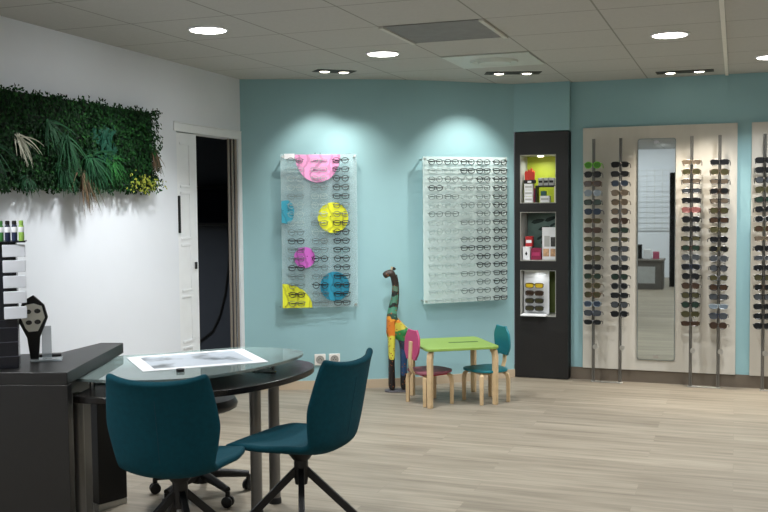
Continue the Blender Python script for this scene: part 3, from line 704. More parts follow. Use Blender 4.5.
sg_mesh = {}
def sunglass(style, fm, lm, loc, label, group, tilt=0.0):
    key = (style, fm.name, lm.name)
    if key in sg_mesh: o = copy_tree(sg_mesh[key])
    else:
        w_, h_, k_ = ((0.029, 0.021, 2.6), (0.031, 0.019, 3.4), (0.028, 0.023, 2.1), (0.030, 0.016, 3.0))[style]
        o = empty('sunglasses', (0, 0, 0))
        mb = MB()
        for sx in (-1, 1):
            mb.tube([p + Vector((0, 0.004 * (abs(p.x) / .06) ** 2, 0)) for p in rim_pts(sx * 0.035, w_, h_, n=16, k=k_)], 0.0036, 6, closed=True)
            mb.tube([(sx * 0.066, 0.004, 0.008), (sx * 0.071, 0.012, 0.009), (sx * 0.070, 0.08, 0.006), (sx * 0.066, 0.115, -0.012)], [0.0045, 0.004, 0.003, 0.0035], 6)
        mb.tube([(-0.010, 0, 0.006), (0, -0.003, 0.010), (0.010, 0, 0.006)], 0.0038, 6)
        mb.build('frame', fm, o, smooth=True)
        for sx in (-1, 1):
            P = rim_pts(sx * 0.035, w_ * .97, h_ * .97, n=16, k=k_)
            mb = MB().prism([(p.x, p.z) for p in P], -0.0015, 0.0005, MXY); mb.build('lens', lm, o)
        sg_mesh[key] = o
    o.location = loc; o.rotation_euler = (R(-6), 0, tilt)
    tag(o, label, 'sunglasses', group); return o
FM = {k: mat('frame_' + k, c, 0.3) for k, c in dict(black=(16, 16, 18), brown=(52, 34, 20), tortoise=(76, 54, 30), green=(120, 200, 50), navy=(26, 36, 58), clear=(120, 132, 140), red=(120, 68, 64), gold=(96, 84, 64), olive=(66, 62, 36), grey=(80, 82, 84)).items()}
LM = {k: mat('lens_' + k, c, 0.3, spec=0.25) for k, c in dict(black=(20, 22, 24), brown=(52, 38, 28), green=(70, 130, 40), grey=(56, 60, 64), blue=(42, 52, 66), pale=(96, 108, 118), pink=(118, 74, 72), taupe=(86, 76, 64), olive=(56, 54, 34), greenD=(28, 44, 36)).items()}
P_racks = [
 [(-1.084, 1.770, 0.501, 18), (-0.871, 1.770, 0.574, 17)],
 [(-0.327, 1.776, 0.515, 18), (-0.120, 1.771, 0.506, 18)],
 [(0.205, 1.779, 0.513, 18), (0.42, 1.779, 0.513, 18)]]
polename = [['leftmost pole', 'second pole from the left'], ['third pole from left, right of the mirror', 'fourth pole from left'], ['rightmost visible pole', 'pole beyond']]
S = {(0, 0): [('lime green', 2, 'green', 'green'), ('black', 0, 'black', 'black'), ('brown', 1, 'tortoise', 'brown'), ('clear', 2, 'clear', 'pale'), ('dark green', 1, 'black', 'greenD'), ('navy', 0, 'navy', 'blue'), ('tortoise', 3, 'tortoise', 'olive'), ('brown', 1, 'brown', 'brown'), ('olive', 3, 'olive', 'olive'), ('black', 3, 'black', 'olive'), ('brown', 0, 'brown', 'olive'), ('black', 1, 'black', 'black'), ('dark green', 0, 'olive', 'greenD'), ('olive brown', 0, 'gold', 'olive'), ('tortoise', 0, 'tortoise', 'olive'), ('clear framed', 0, 'clear', 'blue'), ('navy grey', 1, 'navy', 'grey'), ('black', 3, 'black', 'black')],
     (0, 1): [('black', 1, 'black', 'black'), ('black', 1, 'black', 'black'), ('grey blue', 0, 'grey', 'blue'), ('taupe', 0, 'gold', 'taupe'), ('pale brown', 0, 'gold', 'taupe'), ('brown grey', 0, 'grey', 'taupe'), ('dark brown', 0, 'brown', 'brown'), ('dark green', 1, 'black', 'greenD'), ('olive', 3, 'grey', 'olive'), ('black', 1, 'black', 'grey'), ('grey', 0, 'grey', 'grey'), ('black', 1, 'black', 'black'), ('black', 0, 'black', 'greenD'), ('dark grey', 2, 'grey', 'black'), ('black', 1, 'black', 'black'), ('black', 0, 'black', 'grey'), ('dark', 0, 'black', 'black')],
     (1, 0): [('gold', 3, 'gold', 'taupe'), ('brown grey', 0, 'gold', 'olive'), ('black browline', 3, 'black', 'taupe'), ('black browline', 3, 'black', 'grey'), ('black', 1, 'black', 'black'), ('pink', 1, 'red', 'pink'), ('black', 0, 'black', 'black'), ('black', 0, 'black', 'black'), ('dark', 3, 'black', 'olive'), ('dark brown', 0, 'brown', 'greenD'), ('grey', 0, 'grey', 'grey'), ('navy', 1, 'navy', 'black'), ('black', 0, 'black', 'black'), ('dark brown', 0, 'brown', 'brown'), ('dark', 0, 'black', 'olive'), ('dark green', 2, 'black', 'greenD'), ('olive', 0, 'olive', 'olive'), ('brown', 3, 'brown', 'brown')],
     (1, 1): [('black', 1, 'black', 'black'), ('olive grey', 0, 'gold', 'olive'), ('black browline', 3, 'black', 'taupe'), ('brown black', 0, 'brown', 'black'), ('black browline', 3, 'black', 'taupe'), ('brown', 0, 'brown', 'olive'), ('black', 1, 'black', 'brown'), ('olive', 0, 'olive', 'olive'), ('black', 0, 'black', 'black'), ('brown grey', 0, 'olive', 'black'), ('grey', 2, 'grey', 'grey'), ('dark', 2, 'black', 'grey'), ('taupe', 0, 'grey', 'olive'), ('dark', 0, 'black', 'brown'), ('dark grey', 1, 'black', 'grey'), ('clear', 3, 'clear', 'pale'), ('navy grey', 0, 'navy', 'grey'), ('dark brown', 2, 'brown', 'brown')]}
S[(2, 0)] = [('black', 1, 'black', 'black'), ('black', 1, 'black', 'black'), ('black', 0, 'black', 'grey'), ('olive', 0, 'olive', 'olive'), ('dark green', 0, 'black', 'greenD'), ('black', 0, 'black', 'black'), ('dark grey', 0, 'grey', 'black'), ('brown', 0, 'olive', 'brown'), ('taupe', 3, 'gold', 'taupe'), ('black', 0, 'black', 'black'), ('grey', 3, 'grey', 'grey'), ('black', 1, 'black', 'black'), ('dark', 0, 'black', 'olive'), ('dark', 0, 'brown', 'black'), ('grey', 0, 'black', 'grey'), ('black', 1, 'black', 'black'), ('dark', 0, 'black', 'black'), ('black', 0, 'black', 'black')]
ORDB = ['topmost'] + ORD[1:]
rack_lab = ['steel sunglasses rack of two poles left of the mirror', 'steel sunglasses rack of two poles right of the mirror', 'steel sunglasses rack pole at the right edge of the photo']
# last two racks: only poles inside the frame carry glasses
for ri, rk in enumerate(P_racks):
    x0, x1 = rk[0][0], rk[1][0]
    t = empty('sunglasses_rack', (x0, 7.965, 0))
    MB().box(-0.02, x1 - x0 + 0.02, -0.008, 0.008, 0.0, 0.010).build('base_bar', M_steel, t, bevel=0.002)
    for pi_, (x, zt, zb, n) in enumerate(rk):
        dx = x - x0
        p = MB()
        p.tube([(dx - 0.0065, 0, 0.0101), (dx - 0.0065, 0, 1.98)], 0.0062, 10); p.tube([(dx + 0.0065, 0, 0.0101), (dx + 0.0065, 0, 1.98)], 0.0062, 10)
        if ri != 2 or pi_ == 0:
            for k in range(n):
                z = zt + (zb - zt) * k / (n - 1)
                p.box(dx - 0.006, dx + 0.006, -0.045, -0.0055, z - 0.022, z - 0.004)
        p.build('pole', mat('rack_steel', (128, 127, 124), 0.38, metal=0.85, var=0.05), t, smooth=True)
        MB().tube([(dx + 0.018, 0.012, 0.293), (dx + 0.018, -0.006, 0.293), (dx + 0.018, -0.0061, 0.293), (dx + 0.018, -0.02, 0.293)], [0.008, 0.008, 0.021, 0.021], 18).build('lock_knob', M_steel, t, smooth=30)
        if ri == 2 and pi_ == 1: continue
        for k in range(n):
            z = zt + (zb - zt) * k / (n - 1)
            nm, st, f_, l_ = S[(ri, pi_)][k]
            sunglass(st, FM[f_], LM[l_], (x, 7.905, z), f'{nm} sunglasses, {ORDB[k]} on the {polename[ri][pi_]}', 'sunglasses on the pole racks', random.gauss(0, 0.05))
    tag(t, rack_lab[ri], 'display rack', 'steel sunglasses racks')

# ------------------------------------------------------------------ tall dark cabinet with three lit niches
t = empty('display_cabinet', (-1.52, 8.15, 0)); T0 = Matrix.Translation(-t.location)
X0, X1, Y0, Y1 = -1.742, -1.294, 7.998, 8.30
NX0, NX1 = -1.695, -1.395
NZ = [(1.466, 1.869), (0.985, 1.394), (0.520, 0.908)]
b = MB(); b.box(X0, NX0, Y0, Y1, 0.005, 2.054, T0); b.box(NX1, X1, Y0, Y1, 0.005, 2.054, T0)
zs = [0.005, NZ[2][0], NZ[2][1], NZ[1][0], NZ[1][1], NZ[0][0], NZ[0][1], 2.054]
for a in (0, 2, 4, 6): b.box(NX0, NX1, Y0, Y1, zs[a], zs[a + 1], T0)
b.box(NX0, NX1, Y1 - 0.02, Y1, 0.52, 1.869, T0)
b.build('body', M_cab, t)
backs = [mat('yellow_green_back', (176, 190, 44), 0.5, var=0.03), mat('grey_green_back', (96, 112, 104), 0.6, var=0.2, scale=6), mat('olive_back', (120, 134, 66), 0.6, var=0.04)]
M_nich = mat('niche_side_white', (160, 160, 154), 0.5, var=0.02)
for i, (z0, z1) in enumerate(NZ):
    MB().box(NX0 + 0.006, NX1 - 0.006, Y1 - 0.024, Y1 - 0.0202, z0 + 0.006, z1 - 0.006, T0).build('niche_back', backs[i], t)
    l_ = MB(); l_.box(NX0 + .0002, NX0 + 0.0058, Y0 + 0.002, Y1 - 0.0202, z0 + .0002, z1 - .0002, T0); l_.box(NX1 - 0.0058, NX1 - .0002, Y0 + 0.002, Y1 - 0.0202, z0 + .0002, z1 - .0002, T0)
    l_.box(NX0 + 0.0058, NX1 - 0.0058, Y0 + 0.002, Y1 - 0.0202, z0 + .0002, z0 + 0.0058, T0); l_.box(NX0 + 0.0058, NX1 - 0.0058, Y0 + 0.002, Y1 - 0.0202, z1 - 0.0058, z1 - .0002, T0)
    l_.build('niche_lining', M_nich, t)
sp_ = MB().lathe([(0.022, -0.008), (0.026, -0.001)], n=20, c=(-1.545, 8.12, 1.863)).build('niche_lamp', M_bulb, t, smooth=30); sp_.location = -t.location
tag(t, 'tall dark built-in cabinet with three open niches beside the teal corner', 'cabinet')
area((-1.545, 8.10, 1.852), 0.04, 1.0, spread=160)
area((-1.545, 8.10, 1.383), 0.03, 0.12, spread=160)
area((-1.545, 8.03, 0.897), 0.03, 0.14, spread=160)
def bx(name, x0, x1, y0, y1, z0, z1, m, label, cat, group=None, band=None):
    t = empty(name, ((x0 + x1) / 2, (y0 + y1) / 2, z0)); hx, hy, h = (x1 - x0) / 2, (y1 - y0) / 2, z1 - z0
    MB().box(-hx, hx, -hy, hy, 0, h).build('carton', m, t, bevel=0.0015)
    if band:
        MB().box(-hx * .8, hx * .8, -hy - 0.0012, -hy - 0.0004, h * .35, h * .65).build('printed_band', band, t)
    tag(t, label, cat, group); return t
M_grn = mat('pale_grey_carton', (176, 178, 176), 0.5); M_red = mat('red_carton', (176, 36, 40), 0.5); M_mag = mat('magenta_carton', (136, 26, 66), 0.5); M_tealb = mat('teal_carton', (52, 96, 92), 0.5)
zf = NZ[0][0] + 0.0062
for k, pos_ in enumerate(('lowest', 'middle', 'topmost')):
    bx('white_box', -1.672, -1.600, 8.06, 8.14, zf + 0.0005 + k * 0.053, zf + 0.0505 + k * 0.053, M_paper, f'white carton in the top niche, {pos_} of the stack', 'box', 'white cartons in the top niche', M_grn)
t = empty('lens_case_holder', (-1.632, 8.10, zf + 0.1595))
b = MB(); b.box(-0.045, 0.045, -0.04, 0.04, 0, 0.03); b.build('tray', M_black, t, bevel=0.002)
for k in range(4):
    x = -0.032 + k * 0.021
    MB().prism([(x - 0.009, 0.0305), (x + 0.009, 0.0305), (x + 0.012, 0.095 + .012 * (k % 3)), (x, 0.11 + .012 * (k % 3)), (x - 0.012, 0.09)], -0.01 + k * 0.002, 0.006 + k * 0.002, MXY).build('red_packet', mat('red_packet', (214, 60, 44), 0.5), t)
MB().box(-0.012, 0.02, -0.0415, -0.0405, 0.006, 0.022).build('price_tag', M_paper, t)
tag(t, 'black tray of red packets on the white carton stack in the top niche', 'tray')
# low black table shelf in the niche
t = empty('niche_riser', (-1.495, 8.13, zf))
b = MB(); b.box(-0.085, 0.085, -0.06, 0.06, 0.128, 0.142); b.build('riser_top', M_black, t, bevel=0.002)
for sx in (-1, 1): MB().box(sx * 0.08 - 0.005, sx * 0.08 + 0.005, -0.055, 0.055, 0.0, 0.1275).build('side', M_black, t)
tag(t, 'small black riser shelf in the top niche', 'shelf')
for k, (x0, nm) in enumerate(((-1.560, 'left'), (-1.515, 'middle'), (-1.470, 'right'))):
    bx('grey_box', x0, x0 + 0.040, 8.09, 8.16, zf + 0.1425, zf + 0.205, M_grn, f'small grey carton on the black riser in the top niche, {nm} one', 'box', 'grey cartons on the riser', M_black)
bx('white_box', -1.545, -1.465, 8.09, 8.15, zf + 0.0005, zf + 0.055, M_paper, 'low white carton under the black riser in the top niche', 'box', None, M_grn)
bx('teal_box', -1.54, -1.50, 8.10, 8.15, zf + 0.0555, zf + 0.095, M_tealb, 'small teal carton on the low white carton under the riser', 'box')
bx('dark_book', -1.592, -1.585, 8.06, 8.14, zf + 0.0005, zf + 0.12, M_mag, 'thin dark red booklet upright beside the white cartons', 'booklet')
bx('white_box', -1.446+.03, -1.404, 8.03, 8.08, zf + 0.0005, zf + 0.135, mat('ivory_carton', (214, 212, 186), 0.5), 'tall ivory carton at the right end of the top niche', 'box')
# middle niche
zf = NZ[1][0] + 0.0062
M_leafart = mat('dark_foliage_print', (18, 44, 38), 0.6, var=0.3, scale=30)
t = empty('foliage_picture', (-1.545, 8.265, zf + 0.02))
MB().box(-0.138, 0.138, -0.003, 0.003, 0, 0.36).build('picture_sheet', mat('misty_green_print', (92, 116, 108), 0.6, var=0.25, scale=8), t)
for x, z, a, L_ in ((-0.05, 0.30, 12, 0.12), (0.06, 0.32, 20, 0.11), (0.00, 0.24, 15, 0.10), (0.08, 0.27, 30, 0.07), (-0.03, 0.16, 30, 0.07), (0.02, 0.10, -20, 0.08), (-0.01, 0.13, 60, 0.06)):
    w_ = L_ * .28; ca, sa = math.cos(R(a)), math.sin(R(a))
    pts = [(-L_ * .5, 0), (-L_ * .3, w_ * .5), (0, w_ * .55), (L_ * .3, w_ * .4), (L_ * .5, 0), (L_ * .3, -w_ * .4), (0, -w_ * .5), (-L_ * .3, -w_ * .5)]
    MB().prism([(x + p[0] * ca - p[1] * sa, z + p[0] * sa + p[1] * ca) for p in pts], 0.0032, 0.0042, MXY).build('printed_leaf', M_leafart, t)
tag(t, 'dark green foliage picture at the back of the middle niche', 'picture')
bx('red_box', -1.672, -1.612, 8.10, 8.16, zf + 0.110, zf + 0.195, M_red, 'red carton standing on the white carton in the middle niche', 'box', None, M_paper)
t = bx('white_box', -1.682, -1.622, 8.04, 8.16, zf + 0.0005, zf + 0.1095, M_paper, 'white carton with a small dark emblem in the middle niche', 'box')
MB().prism([(0, 0.035), (0.010, 0.05), (0.0, 0.072), (-0.010, 0.05)], 0.0605, 0.0615, MXY).build('emblem', M_black, t)
bx('magenta_box', -1.614, -1.532, 8.05, 8.12, zf + 0.0005, zf + 0.098, M_mag, 'dark magenta carton at the bottom of the middle niche', 'box', None, mat('magenta_light', (176, 50, 100), 0.5))
t = empty('photo_showcard', (-1.463, 8.10, zf + 0.0005))
MB().box(-0.064, 0.060, -0.012, 0.012, 0, 0.272).build('card_body', M_paper, t, bevel=0.002)
MB().box(-0.045, 0.0, -0.0135, -0.0125, 0.11, 0.20).build('grey_print', M_grn, t)
MB().box(0.008, 0.056, -0.0135, -0.0125, 0.11, 0.19).build('dark_print', mat('dark_photo', (60, 60, 58), 0.5, var=0.5, scale=60), t)
for x0 in (-0.055, 0.006): MB().box(x0, x0 + 0.050, -0.0135, -0.0125, 0.028, 0.092).build('portrait_print', mat('warm_photo', (198, 158, 122), 0.5, var=0.35, scale=40), t)
tag(t, 'white showcard with small photo prints in the middle niche', 'showcard')
# bottom niche: white board with four sunglasses
zf = NZ[2][0] + 0.0062
t = empty('sunglasses_stand', (-1.585, 8.06, zf + 0.0005))
MB().box(-0.098, 0.115, -0.115, 0.05, 0.0, 0.012).build('foot_shelf', M_paper, t, bevel=0.002)
MB().box(-0.098, 0.118, 0.03, 0.036, 0.0125, 0.372).build('back_board', mat('white_board', (222, 224, 226), 0.4), t, bevel=0.002)
pg = MB()
for k in range(4): pg.box(-0.006, 0.006, 0.006, 0.0298, 0.048 + 0.064 * k, 0.058 + 0.064 * k)
pg.build('peg', M_acryl, t)
tag(t, 'white board stand holding four sunglasses in the bottom niche', 'display stand')
FM['gold2'] = mat('frame_mustard', (92, 76, 24), 0.3); LM['yellow'] = mat('lens_yellow', (206, 176, 40), 0.12)
for k, (nm, f_, l_) in enumerate((('yellow lensed', 'gold2', 'yellow'), ('brown lensed', 'brown', 'brown'), ('dark brown', 'black', 'olive'), ('olive dark', 'black', 'olive'))):
    key = ('n', f_, l_)
    z = zf + 0.252 - k * 0.064
    o = empty('sunglasses', (-1.583, 8.035, z)); mb = MB()
    for sx in (-1, 1):
        mb.tube(rim_pts(sx * 0.040, 0.035, 0.018, n=16, k=3.2), 0.0042, 6, closed=True)
        mb.tube([(sx * 0.076, 0.002, 0.008), (sx * 0.078, 0.010, 0.008), (sx * 0.076, 0.022, 0.006), (-sx * 0.03, 0.0235 + .0015 * sx, 0.0)], 0.003, 6)
    mb.tube([(-0.010, 0, 0.006), (0, -0.003, 0.010), (0.010, 0, 0.006)], 0.0042, 6)
    mb.build('frame', FM[f_], o, smooth=True)
    for sx in (-1, 1): MB().prism([(p.x, p.z) for p in rim_pts(sx * 0.040, 0.034, 0.017, n=16, k=3.2)], -0.0015, 0.0005, MXY).build('lens', LM[l_], o)
    tag(o, f'{nm} sunglasses, {["topmost", "second from top", "third from top", "lowest"][k]} on the white board in the bottom niche', 'sunglasses', 'sunglasses in the bottom niche')

# ------------------------------------------------------------------ wall sockets
for k, (x, y) in enumerate(((-3.108, 7.026), (-3.005, 7.078))):
    t = empty('wall_socket', (x + 0.0, y - 0.0, 0.238), math.atan2(0.453, 0.891))
    MB().box(-0.044, 0.044, -0.010, 0.0, -0.045, 0.045).build('plate', mat('socket_white', (230, 228, 222), 0.35), t, bevel=0.004)
    MB().lathe([(0.0001, 0.0), (0.028, 0.0), (0.030, 0.002), (0.033, 0.002)], n=28, M=Matrix.Translation((0, -0.0105, 0)) @ MXY).build('socket_well', mat('socket_well', (150, 148, 142), 0.4), t)
    g = MB()
    for sx in (-1, 1): g.tube([(sx * 0.010, -0.0135, -0.001), (sx * 0.010, -0.011, -0.001)], 0.004, 8)
    g.tube([(0, -0.016, 0.012), (0, -0.011, 0.012)], 0.004, 8); g.build('pin_holes', M_black, t)
    tag(t, ('left' if k == 0 else 'right') + ' white socket of the pair low on the teal wall above the skirting', 'wall socket', 'white sockets on the teal wall')

# ------------------------------------------------------------------ children's table and chairs
M_kgreen = mat('kids_green', (136, 166, 78), 0.45, var=0.03); M_kslot = mat('green_slot', (72, 104, 46), 0.6)
kdir = math.atan2(0.55, 0.835)
t = empty('kids_table', (-1.984, 6.935, 0), kdir)
def wavy(h, amp=0.012, r=0.06, n=60):
    out = []
    for i in range(n):
        a = 2 * PI * i / n; c_, s_ = math.cos(a), math.sin(a); k = 2 / 6.0
        rr = 1 - 0.03 * (1 - abs(math.cos(2 * a))) * 0 
        x = h * math.copysign(abs(c_) ** k, c_); y = h * math.copysign(abs(s_) ** k, s_)
        f = 1 - 0.035 * math.cos(4 * a)
        out.append((x * f, y * f))
    return out
MB().prism(wavy(0.286), 0.412, 0.432).build('table_top', M_kgreen, t, bevel=0.004, smooth=30)
MB().prism(rrect(-0.03, 0.20, -0.022, 0.022, 0.01), 0.4321, 0.4328).build('top_slot', M_kslot, t)
for sx in (-1, 1):
    for sy in (-1, 1):
        lg = []
        P = [(sx * 0.248, sy * 0.248, 0.0), (sx * 0.248, sy * 0.248, 0.35), (sx * 0.243, sy * 0.243, 0.39), (sx * 0.225, sy * 0.225, 0.408)]
        q = MB().tube(P, [0.024, 0.027, 0.027, 0.019], 4); q.build('leg', M_birch, t, bevel=0.004)
tag(t, 'low green childrens table with bent wooden legs', 'table')
def blob(w_, h_, seed, lobes):
    out = []; n = 56
    for i in range(n):
        a = 2 * PI * i / n; f = 1 + lobes * math.cos(4 * a) + 0.05 * math.cos(3 * a + seed)
        c_, s_ = math.cos(a), math.sin(a)
        out.append((w_ * f * math.copysign(abs(c_) ** .8, c_), h_ * f * math.copysign(abs(s_) ** .8, s_)))
    return out
def kchair(loc, rz, cm, cm2, label, seed, cm3):
    t = empty('kids_chair', loc, rz)      # faces local +X
    MB().prism([(p[0], p[1]) for p in blob(0.150, 0.150, seed, -0.03)], 0.232, 0.250).build('seat', cm3, t, bevel=0.004)
    MB().box(-0.10, 0.10, -0.10, 0.10, 0.214, 0.2316).build('seat_frame', cm2, t, bevel=0.004)
    for sx in (-1, 1):
        for sy in (-1, 1):
            MB().tube([(sx * 0.118, sy * 0.118, 0), (sx * 0.118, sy * 0.118, 0.17), (sx * 0.113, sy * 0.113, 0.205), (sx * 0.095, sy * 0.095, 0.222)], [0.018, 0.020, 0.020, 0.013], 4).build('leg', M_birch, t, bevel=0.003)
    MB().grid([[Vector((x, y, z)) for y in (-0.019, 0, 0.019)] for x, z in ((-0.09, 0.222), (-0.13, 0.228), (-0.156, 0.252), (-0.168, 0.29), (-0.170, 0.33), (-0.166, 0.38), (-0.163, 0.43), (-0.162, 0.47))]).build('back_strut', M_birch, t, solid=0.012, bevel=0.002)
    Mb = Matrix.Translation((-0.150, 0, 0.445)) @ Matrix.Rotation(R(4), 4, 'Y') @ Matrix.Rotation(PI / 2, 4, 'Z') @ Matrix.Rotation(PI / 2, 4, 'X')
    MB().prism([(p[0], p[1]) for p in [(0.086 * math.copysign(abs(math.cos(a * PI / 30)) ** .45, math.cos(a * PI / 30)) * (1 + 0.12 * math.cos(a * PI / 30 * 4)) , 0.118 * math.copysign(abs(math.sin(a * PI / 30)) ** .55, math.sin(a * PI / 30)) * (1 - 0.10 * math.exp(-(math.cos(a * PI / 30) / 0.3) ** 2))) for a in range(60)]], -0.008, 0.010, Mb).build('backrest', cm, t, bevel=0.004)
    tag(t, label, 'chair', 'childrens chairs at the green table')
kchair((-2.118, 6.785, 0), R(50), mat('kids_pink', (176, 66, 110), 0.45, var=0.05), mat('kids_red', (178, 40, 56), 0.5), 'pink childrens chair with wooden legs left of the green table', 0.4, mat('kids_dull_rose', (140, 78, 92), 0.5, var=0.05))
kchair((-1.738, 6.975, 0), R(228), mat('kids_teal', (18, 116, 128), 0.45, var=0.05), M_birch, 'teal blue childrens chair with wooden legs right of the green table', 1.2, mat('kids_teal', (18, 116, 128), 0.45))

# ------------------------------------------------------------------ carved wooden giraffe
def giraffe_mat():
    m = bpy.data.materials.new('painted_giraffe'); m.use_nodes = True; nt = m.node_tree; b = nt.nodes['Principled BSDF']
    tc = nt.nodes.new('ShaderNodeTexCoord'); sp = nt.nodes.new('ShaderNodeSeparateXYZ'); nt.links.new(tc.outputs['Object'], sp.inputs[0])
    n = nt.nodes.new('ShaderNodeTexNoise'); n.inputs['Scale'].default_value = 16; nt.links.new(tc.outputs['Object'], n.inputs['Vector'])
    zz = math_node(nt, 'ADD', sp.outputs[2], math_node(nt, 'MULTIPLY', math_node(nt, 'SUBTRACT', n.outputs['Fac'], 0.5), 0.10))
    def ramp(stops):
        r = nt.nodes.new('ShaderNodeValToRGB'); r.color_ramp.interpolation = 'CONSTANT'; e = r.color_ramp.elements
        e[0].position = stops[0][0]; e[0].color = rgb(*stops[0][1]); e[1].position = stops[1][0]; e[1].color = rgb(*stops[1][1])
        for p_, c_ in stops[2:]: x = e.new(p_); x.color = rgb(*c_)
        nt.links.new(zz, r.inputs['Fac']); return r.outputs[0]
    front = ramp([(0.0, (30, 24, 24)), (0.26, (206, 200, 70)), (0.44, (206, 118, 40)), (0.56, (222, 150, 50)), (0.585, (40, 70, 58)), (0.61, (70, 128, 104)), (0.67, (26, 34, 32)), (0.70, (70, 116, 96)), (0.75, (30, 36, 32)), (0.79, (84, 110, 92)), (0.83, (40, 32, 28)), (0.90, (56, 46, 40))])
    hind = ramp([(0.0, (26, 24, 26)), (0.14, (36, 70, 110)), (0.34, (30, 42, 60)), (0.40, (40, 118, 60)), (0.49, (186, 170, 60)), (0.54, (206, 130, 50))])
    side = math_node(nt, 'MAXIMUM', math_node(nt, 'GREATER_THAN', sp.outputs[0], 0.01), math_node(nt, 'GREATER_THAN', sp.outputs[2], 0.55))
    mx = nt.nodes.new('ShaderNodeMix'); mx.data_type = 'RGBA'; nt.links.new(side, mx.inputs['Factor']); nt.links.new(hind, mx.inputs[6]); nt.links.new(front, mx.inputs[7])
    v = nt.nodes.new('ShaderNodeTexVoronoi'); v.inputs['Scale'].default_value = 38; nt.links.new(tc.outputs['Object'], v.inputs['Vector'])
    dots = math_node(nt, 'LESS_THAN', v.outputs['Distance'], 0.22)
    mx2 = nt.nodes.new('ShaderNodeMix'); mx2.data_type = 'RGBA'; nt.links.new(dots, mx2.inputs['Factor']); nt.links.new(mx.outputs[2], mx2.inputs[6]); mx2.inputs[7].default_value = rgb(150, 84, 50)
    nt.links.new(mx2.outputs[2], b.inputs['Base Color']); b.inputs['Roughness'].default_value = 0.4; return m
# local +X is the way it faces (left in the photo)
GV = [(-0.015, 0, 0.50), (0.03, 0, 0.54), (0.035, 0, 0.60), (0.018, 0, 0.68), (0.004, 0, 0.76), (0.002, 0, 0.83), (0.014, 0, 0.90), (0.030, 0, 0.940),   # body, neck, poll
      (0.062, 0, 0.928), (0.098, 0, 0.908), (-0.05, 0, 0.47), (-0.072, 0, 0.44),
      (0.035, 0.028, 0.43), (0.036, 0.028, 0.24), (0.036, 0.028, 0.012), (0.035, -0.028, 0.43), (0.036, -0.028, 0.24), (0.036, -0.028, 0.012),
      (-0.062, 0.03, 0.36), (-0.058, 0.03, 0.21), (-0.060, 0.03, 0.012), (-0.062, -0.03, 0.36), (-0.058, -0.03, 0.21), (-0.060, -0.03, 0.012)]
GE = [(0, 1), (1, 2), (2, 3), (3, 4), (4, 5), (5, 6), (6, 7), (7, 8), (8, 9), (0, 10), (10, 11), (1, 12), (12, 13), (13, 14), (1, 15), (15, 16), (16, 17), (10, 18), (18, 19), (19, 20), (10, 21), (21, 22), (22, 23)]
GR = [.058, .056, .047, .038, .032, .028, .027, .040, .031, .032, .058, .042, .028, .022, .025, .028, .022, .025, .030, .023, .026, .030, .023, .026]
gt_ = empty('wooden_giraffe', (-2.497, 7.120, 0), math.atan2(-0.40, -0.915))
me = bpy.data.meshes.new('giraffe_body'); me.from_pydata(GV, GE, []); go = bpy.data.objects.new('body', me); COL.objects.link(go)
sk = go.modifiers.new('skin', 'SKIN'); su = go.modifiers.new('sub', 'SUBSURF'); su.levels = 2; su.render_levels = 2
for i, r_ in enumerate([g_ * 1.12 for g_ in GR]): me.skin_vertices[0].data[i].radius = (r_, r_ * (0.85 if i < 12 else 1))
me.skin_vertices[0].data[0].use_root = True
bpy.context.view_layer.update(); bake(go, 'giraffe_body'); go.data.materials.clear(); go.data.materials.append(giraffe_mat()); go.parent = gt_
M_gwood = mat('giraffe_dark_wood', (50, 40, 34), 0.5, var=0.2); M_gcream = mat('giraffe_cream', (204, 186, 150), 0.5, var=0.1)
for sy in (-1, 1):
    MB().grid([[Vector((0.018, sy * 0.016, 0.950)), Vector((0.022, sy * 0.016, 0.965))], [Vector((0.004, sy * 0.038, 0.958)), Vector((0.020, sy * 0.040, 0.982))], [Vector((-0.006, sy * 0.052, 0.968)), Vector((0.004, sy * 0.054, 0.978))]]).build('ear', M_gwood, gt_, solid=0.006, sub=1)
    MB().tube([(0.032, sy * 0.008, 0.945), (0.028, sy * 0.011, 0.972), (0.026, sy * 0.012, 0.982)], [0.008, 0.006, 0.009], 8).build('horn', M_gcream, gt_, smooth=True)
    MB().lathe([(0.0001, -0.005), (0.004, -0.003), (0.005, 0), (0.004, 0.003), (0.0001, 0.005)], n=10, c=(0.052, sy * 0.021, 0.940)).build('eye', M_black, gt_, smooth=True)
MB().tube([(-0.088, 0, 0.46), (-0.108, 0, 0.42), (-0.110, 0, 0.36), (-0.108, 0, 0.31)], [0.007, 0.006, 0.006, 0.012], 8).build('tail', M_gwood, gt_, smooth=True)
MB().tube([(-0.006, 0, 0.63), (-0.019, 0, 0.70), (-0.023, 0, 0.78), (-0.021, 0, 0.85), (-0.008, 0, 0.92)], 0.0065, 6).build('mane', M_gwood, gt_, smooth=True)
MB().prism([(0.105 * math.copysign(abs(math.cos(a * PI / 16)) ** .6, math.cos(a * PI / 16)) - 0.012 if abs(math.cos(a * PI / 16)) > 1e-6 else -0.012, 0.060 * math.copysign(abs(math.sin(a * PI / 16)) ** .6, math.sin(a * PI / 16)) if abs(math.sin(a * PI / 16)) > 1e-6 else 0) for a in range(32)], 0.0, 0.0125).build('base_plate', mat('giraffe_base', (88, 86, 92), 0.5, var=0.3, scale=60), gt_, bevel=0.003)
tag(gt_, 'tall slim wooden giraffe painted in patchwork colours on a dark base', 'figurine')

